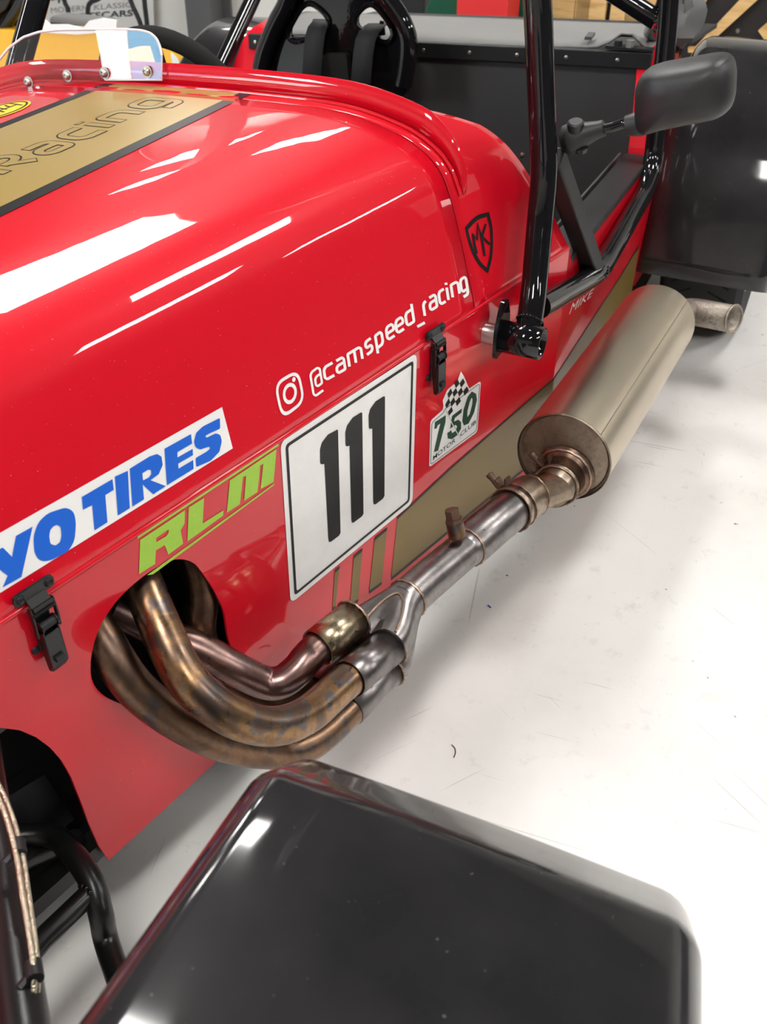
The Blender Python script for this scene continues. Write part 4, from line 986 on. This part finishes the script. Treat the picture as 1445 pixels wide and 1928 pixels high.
# steel column
PL = empty('steel_column', sp(396, 60, 3.33) * 1.0, 'dark grey steel column standing before the pale back wall', 'column')
pc = sp(396, 40, 3.33); pc.z = CEIL / 2
hw = abs((sp(374, 0, 3.33) - sp(419, 0, 3.33)).dot(N)) / 2
box('column_web', pc, A * .10, N * hw * .25, Z * CEIL / 2, 'pillar_paint', PL)
for sg in (-1, 1): box('column_flange', pc + A * .10 * sg, A * .008, N * hw, Z * CEIL / 2, 'pillar_paint', PL)
# banner
BN = empty('banner', sp(180, 60, 3.44), 'pale grey banner with dark lettering behind the steering wheel', 'banner')
b0, b1 = sp(70, -160, 3.44), sp(285, 95, 3.44)
prism('banner_sheet', [sp(70, 75, 3.44), sp(290, 62, 3.44), sp(285, -160, 3.44), sp(60, -150, 3.44)], A * .006, 'banner_cloth', BN)
def hit_b(u, v): return sp(u, v, 3.44), -A
textdecal('banner_lettering', 'sportscars', [(94, 7), (262, -4), (262, -22), (92, -12)], hit_b, 'banner_print', BN, .004)
textdecal('banner_lettering', 'MODERN', [(97, 25), (166, 19.5), (166, 9), (96, 14)], hit_b, 'banner_print_light', BN, .004)
textdecal('banner_lettering', 'KLASSIC', [(178, 19), (249, 13), (249, 3), (178, 8.5)], hit_b, 'banner_print_light', BN, .004)
textdecal('banner_lettering', 'SPORTSCARS', [(106, 40), (251, 30), (251, 18), (105, 28)], hit_b, 'banner_print', BN, .004, .02)
# black tubular stand before the banner
ST = empty('tubular_stand', sp(200, 60, 2.9), 'thin black tubular metal stand in front of the grey banner', 'stand')
for pts in ([(272, -60), (272, 0), (278, 60), (280, 160)], [(236, -60), (246, 0), (268, 55), (290, 160)], [(116, -60), (121, 0), (130, 30), (140, 150)], [(215, -25), (185, -2), (170, 6), (165, 30), (162, 150)]):
    tube('stand_tube', catmull([sp(u, v, 2.9) for u, v in pts], 4), .012, 'satin_black', ST, 10)
# yellow car beyond the windscreen
YC = empty('yellow_car', W(1.6, 2.2, .0), 'bright yellow car parked beyond the red car, seen through the clear screen', 'car')
yo_ = [sp(u, v, 1.0) for u, v in ((-260, 150), (-240, 95), (-120, 62), (0, 55), (120, 60), (215, 64), (280, 72), (318, 90), (338, 118), (345, 170), (345, 230))]
yb = prism('body', fillet(yo_ + [yo_[-1] * 1.0 - Z * .12, yo_[0] - Z * .25], .03, 4, True), A * .10, 'yellow_paint', YC, bev=.02)
vbox('rear_body', -200, 72, 250, 140, 1.12, .25, 'satin_black', YC, .03, zmin=.12)
prism('nose_panel', [p - A * .004 for p in fillet([sp(u, v, 1.0) for u, v in ((323, 96), (338, 110), (344, 135), (340, 170), (322, 170), (330, 130))], .01, 3, True)], -A * .003, 'white_paint', YC)
vbox('cockpit_shroud', -200, -60, 42, 95, 1.06, .05, 'satin_black', YC, .02)
for pts in ([(-60, 60), (10, 10), (45, -60)], [(5, 60), (30, 20), (62, -40)]): tube('roll_hoop', [sp(u, v, 1.04) for u, v in pts], .016, 'cage_black', YC, 12)
vbox('seat_back', 88, 30, 192, 62, 1.35, .10, 'cover_grey', YC, .02)
for o in (1.55, 2.55):
    lathe('tyre', W(1.45, o, .26), N, [(-.09, .15), (-.09, .23), (-.06, .26), (.06, .26), (.09, .23), (.09, .15)], 'rubber', YC, 32)
# paper lying on the yellow car
pv_ = []
rn = random.Random(11)
pp_ = [(83, 60), (88, 36), (97, 45), (130, 45), (160, 52), (172, 38), (196, 33), (224, 37), (222, 58), (150, 64)]
PA = prism('paper_sheet', [sp(u, v, 1.0) - A * .01 for u, v in pp_], A * .006, 'paper')
tag(PA, 'crumpled white paper sheet lying on top of the yellow car', 'paper')
# crates and bodywork behind the tail
CRT = empty('timber_crate', sp(1250, 120, 2.5), 'black panelled crate with pine battens standing behind the red car', 'crate')
vbox('crate_panel', 1000, -140, 1560, 140, 2.5, .04, 'black_ply', CRT, zmin=0.02)
for a_, b_ in ((1038, 1065), (1066, 1092), (1093, 1118), (1160, 1187), (1188, 1214)): vbox('plank', a_, -60, b_, 200, 2.47, .025, 'pine', CRT, .002, zmin=.02)
for q in ([(1308, 90), (1326, 92), (1440, -12), (1408, -16)], [(1262, 62), (1290, 66), (1345, -22), (1290, -22)], [(1428, 58), (1460, 30), (1470, 90), (1446, 84)]):
    prism('batten', [sp(u, v, 2.46) for u, v in q], A * .03, 'pine', CRT)
prism('batten', [sp(u, v, 2.45) for u, v in ((1296, 90), (1480, 88), (1480, 98), (1296, 99))], A * .03, 'pine', CRT)
lathe('panel_bolt', sp(1390, 58, 2.5), -A, [(0, 0), (0, .008), (.005, .006), (.006, 0)], 'bolt_steel', CRT, 12)
GB = empty('green_body_shell', sp(830, 80, 2.3), 'glossy dark green car body shell standing behind the seat', 'car body')
gp = fillet([sp(u, v, 2.3) for u, v in ((790, 160), (797, 40), (812, -10), (850, -90), (960, -120), (1010, -60), (1016, 160))], .05, 5, True)
prism('shell', gp, A * .12, 'green_paint', GB, bev=.02)
vbox('shell_floor_pad', 792, 130, 1010, 190, 2.3, .12, 'satin_black', GB, zmin=.0)
RB = vbox('red_storage_box', 862, -30, 955, 29, 2.12, .14, 'red_plastic', None, .006, zmin=.0)
tag(RB, 'bright red storage box standing behind the grey tail cover', 'box')
DB = vbox('dark_cabinet', 752, -90, 798, 60, 2.85, .3, 'satin_black', None, .006, zmin=.0)
tag(DB, 'dark cabinet standing behind the black racing seat', 'cabinet')
# bits on the floor
def bit(name, u, v, l, wdt, ang, material, label, cat):
    c = zp(u, v, .001); d = X * math.cos(ang) + Y * math.sin(ang)
    o = box(name, c + Z * .0005, d * l / 2, Z.cross(d) * wdt / 2, Z * .0005, material, None); tag(o, label, cat); return o
bit('blue_offcut', 922, 1142, .008, .002, 1.2, 'blue_vinyl', 'tiny blue plastic offcut lying on the white floor', 'debris')
cv = [zp(u, v, .0012) for u, v in ((851, 1402), (857, 1409), (858, 1418), (855, 1426))]
TW = tube('dark_fibre', catmull(cv, 4), .0008, 'rusty_bolt', None, 6); tag(TW, 'short curved dark fibre lying on the white floor', 'debris')
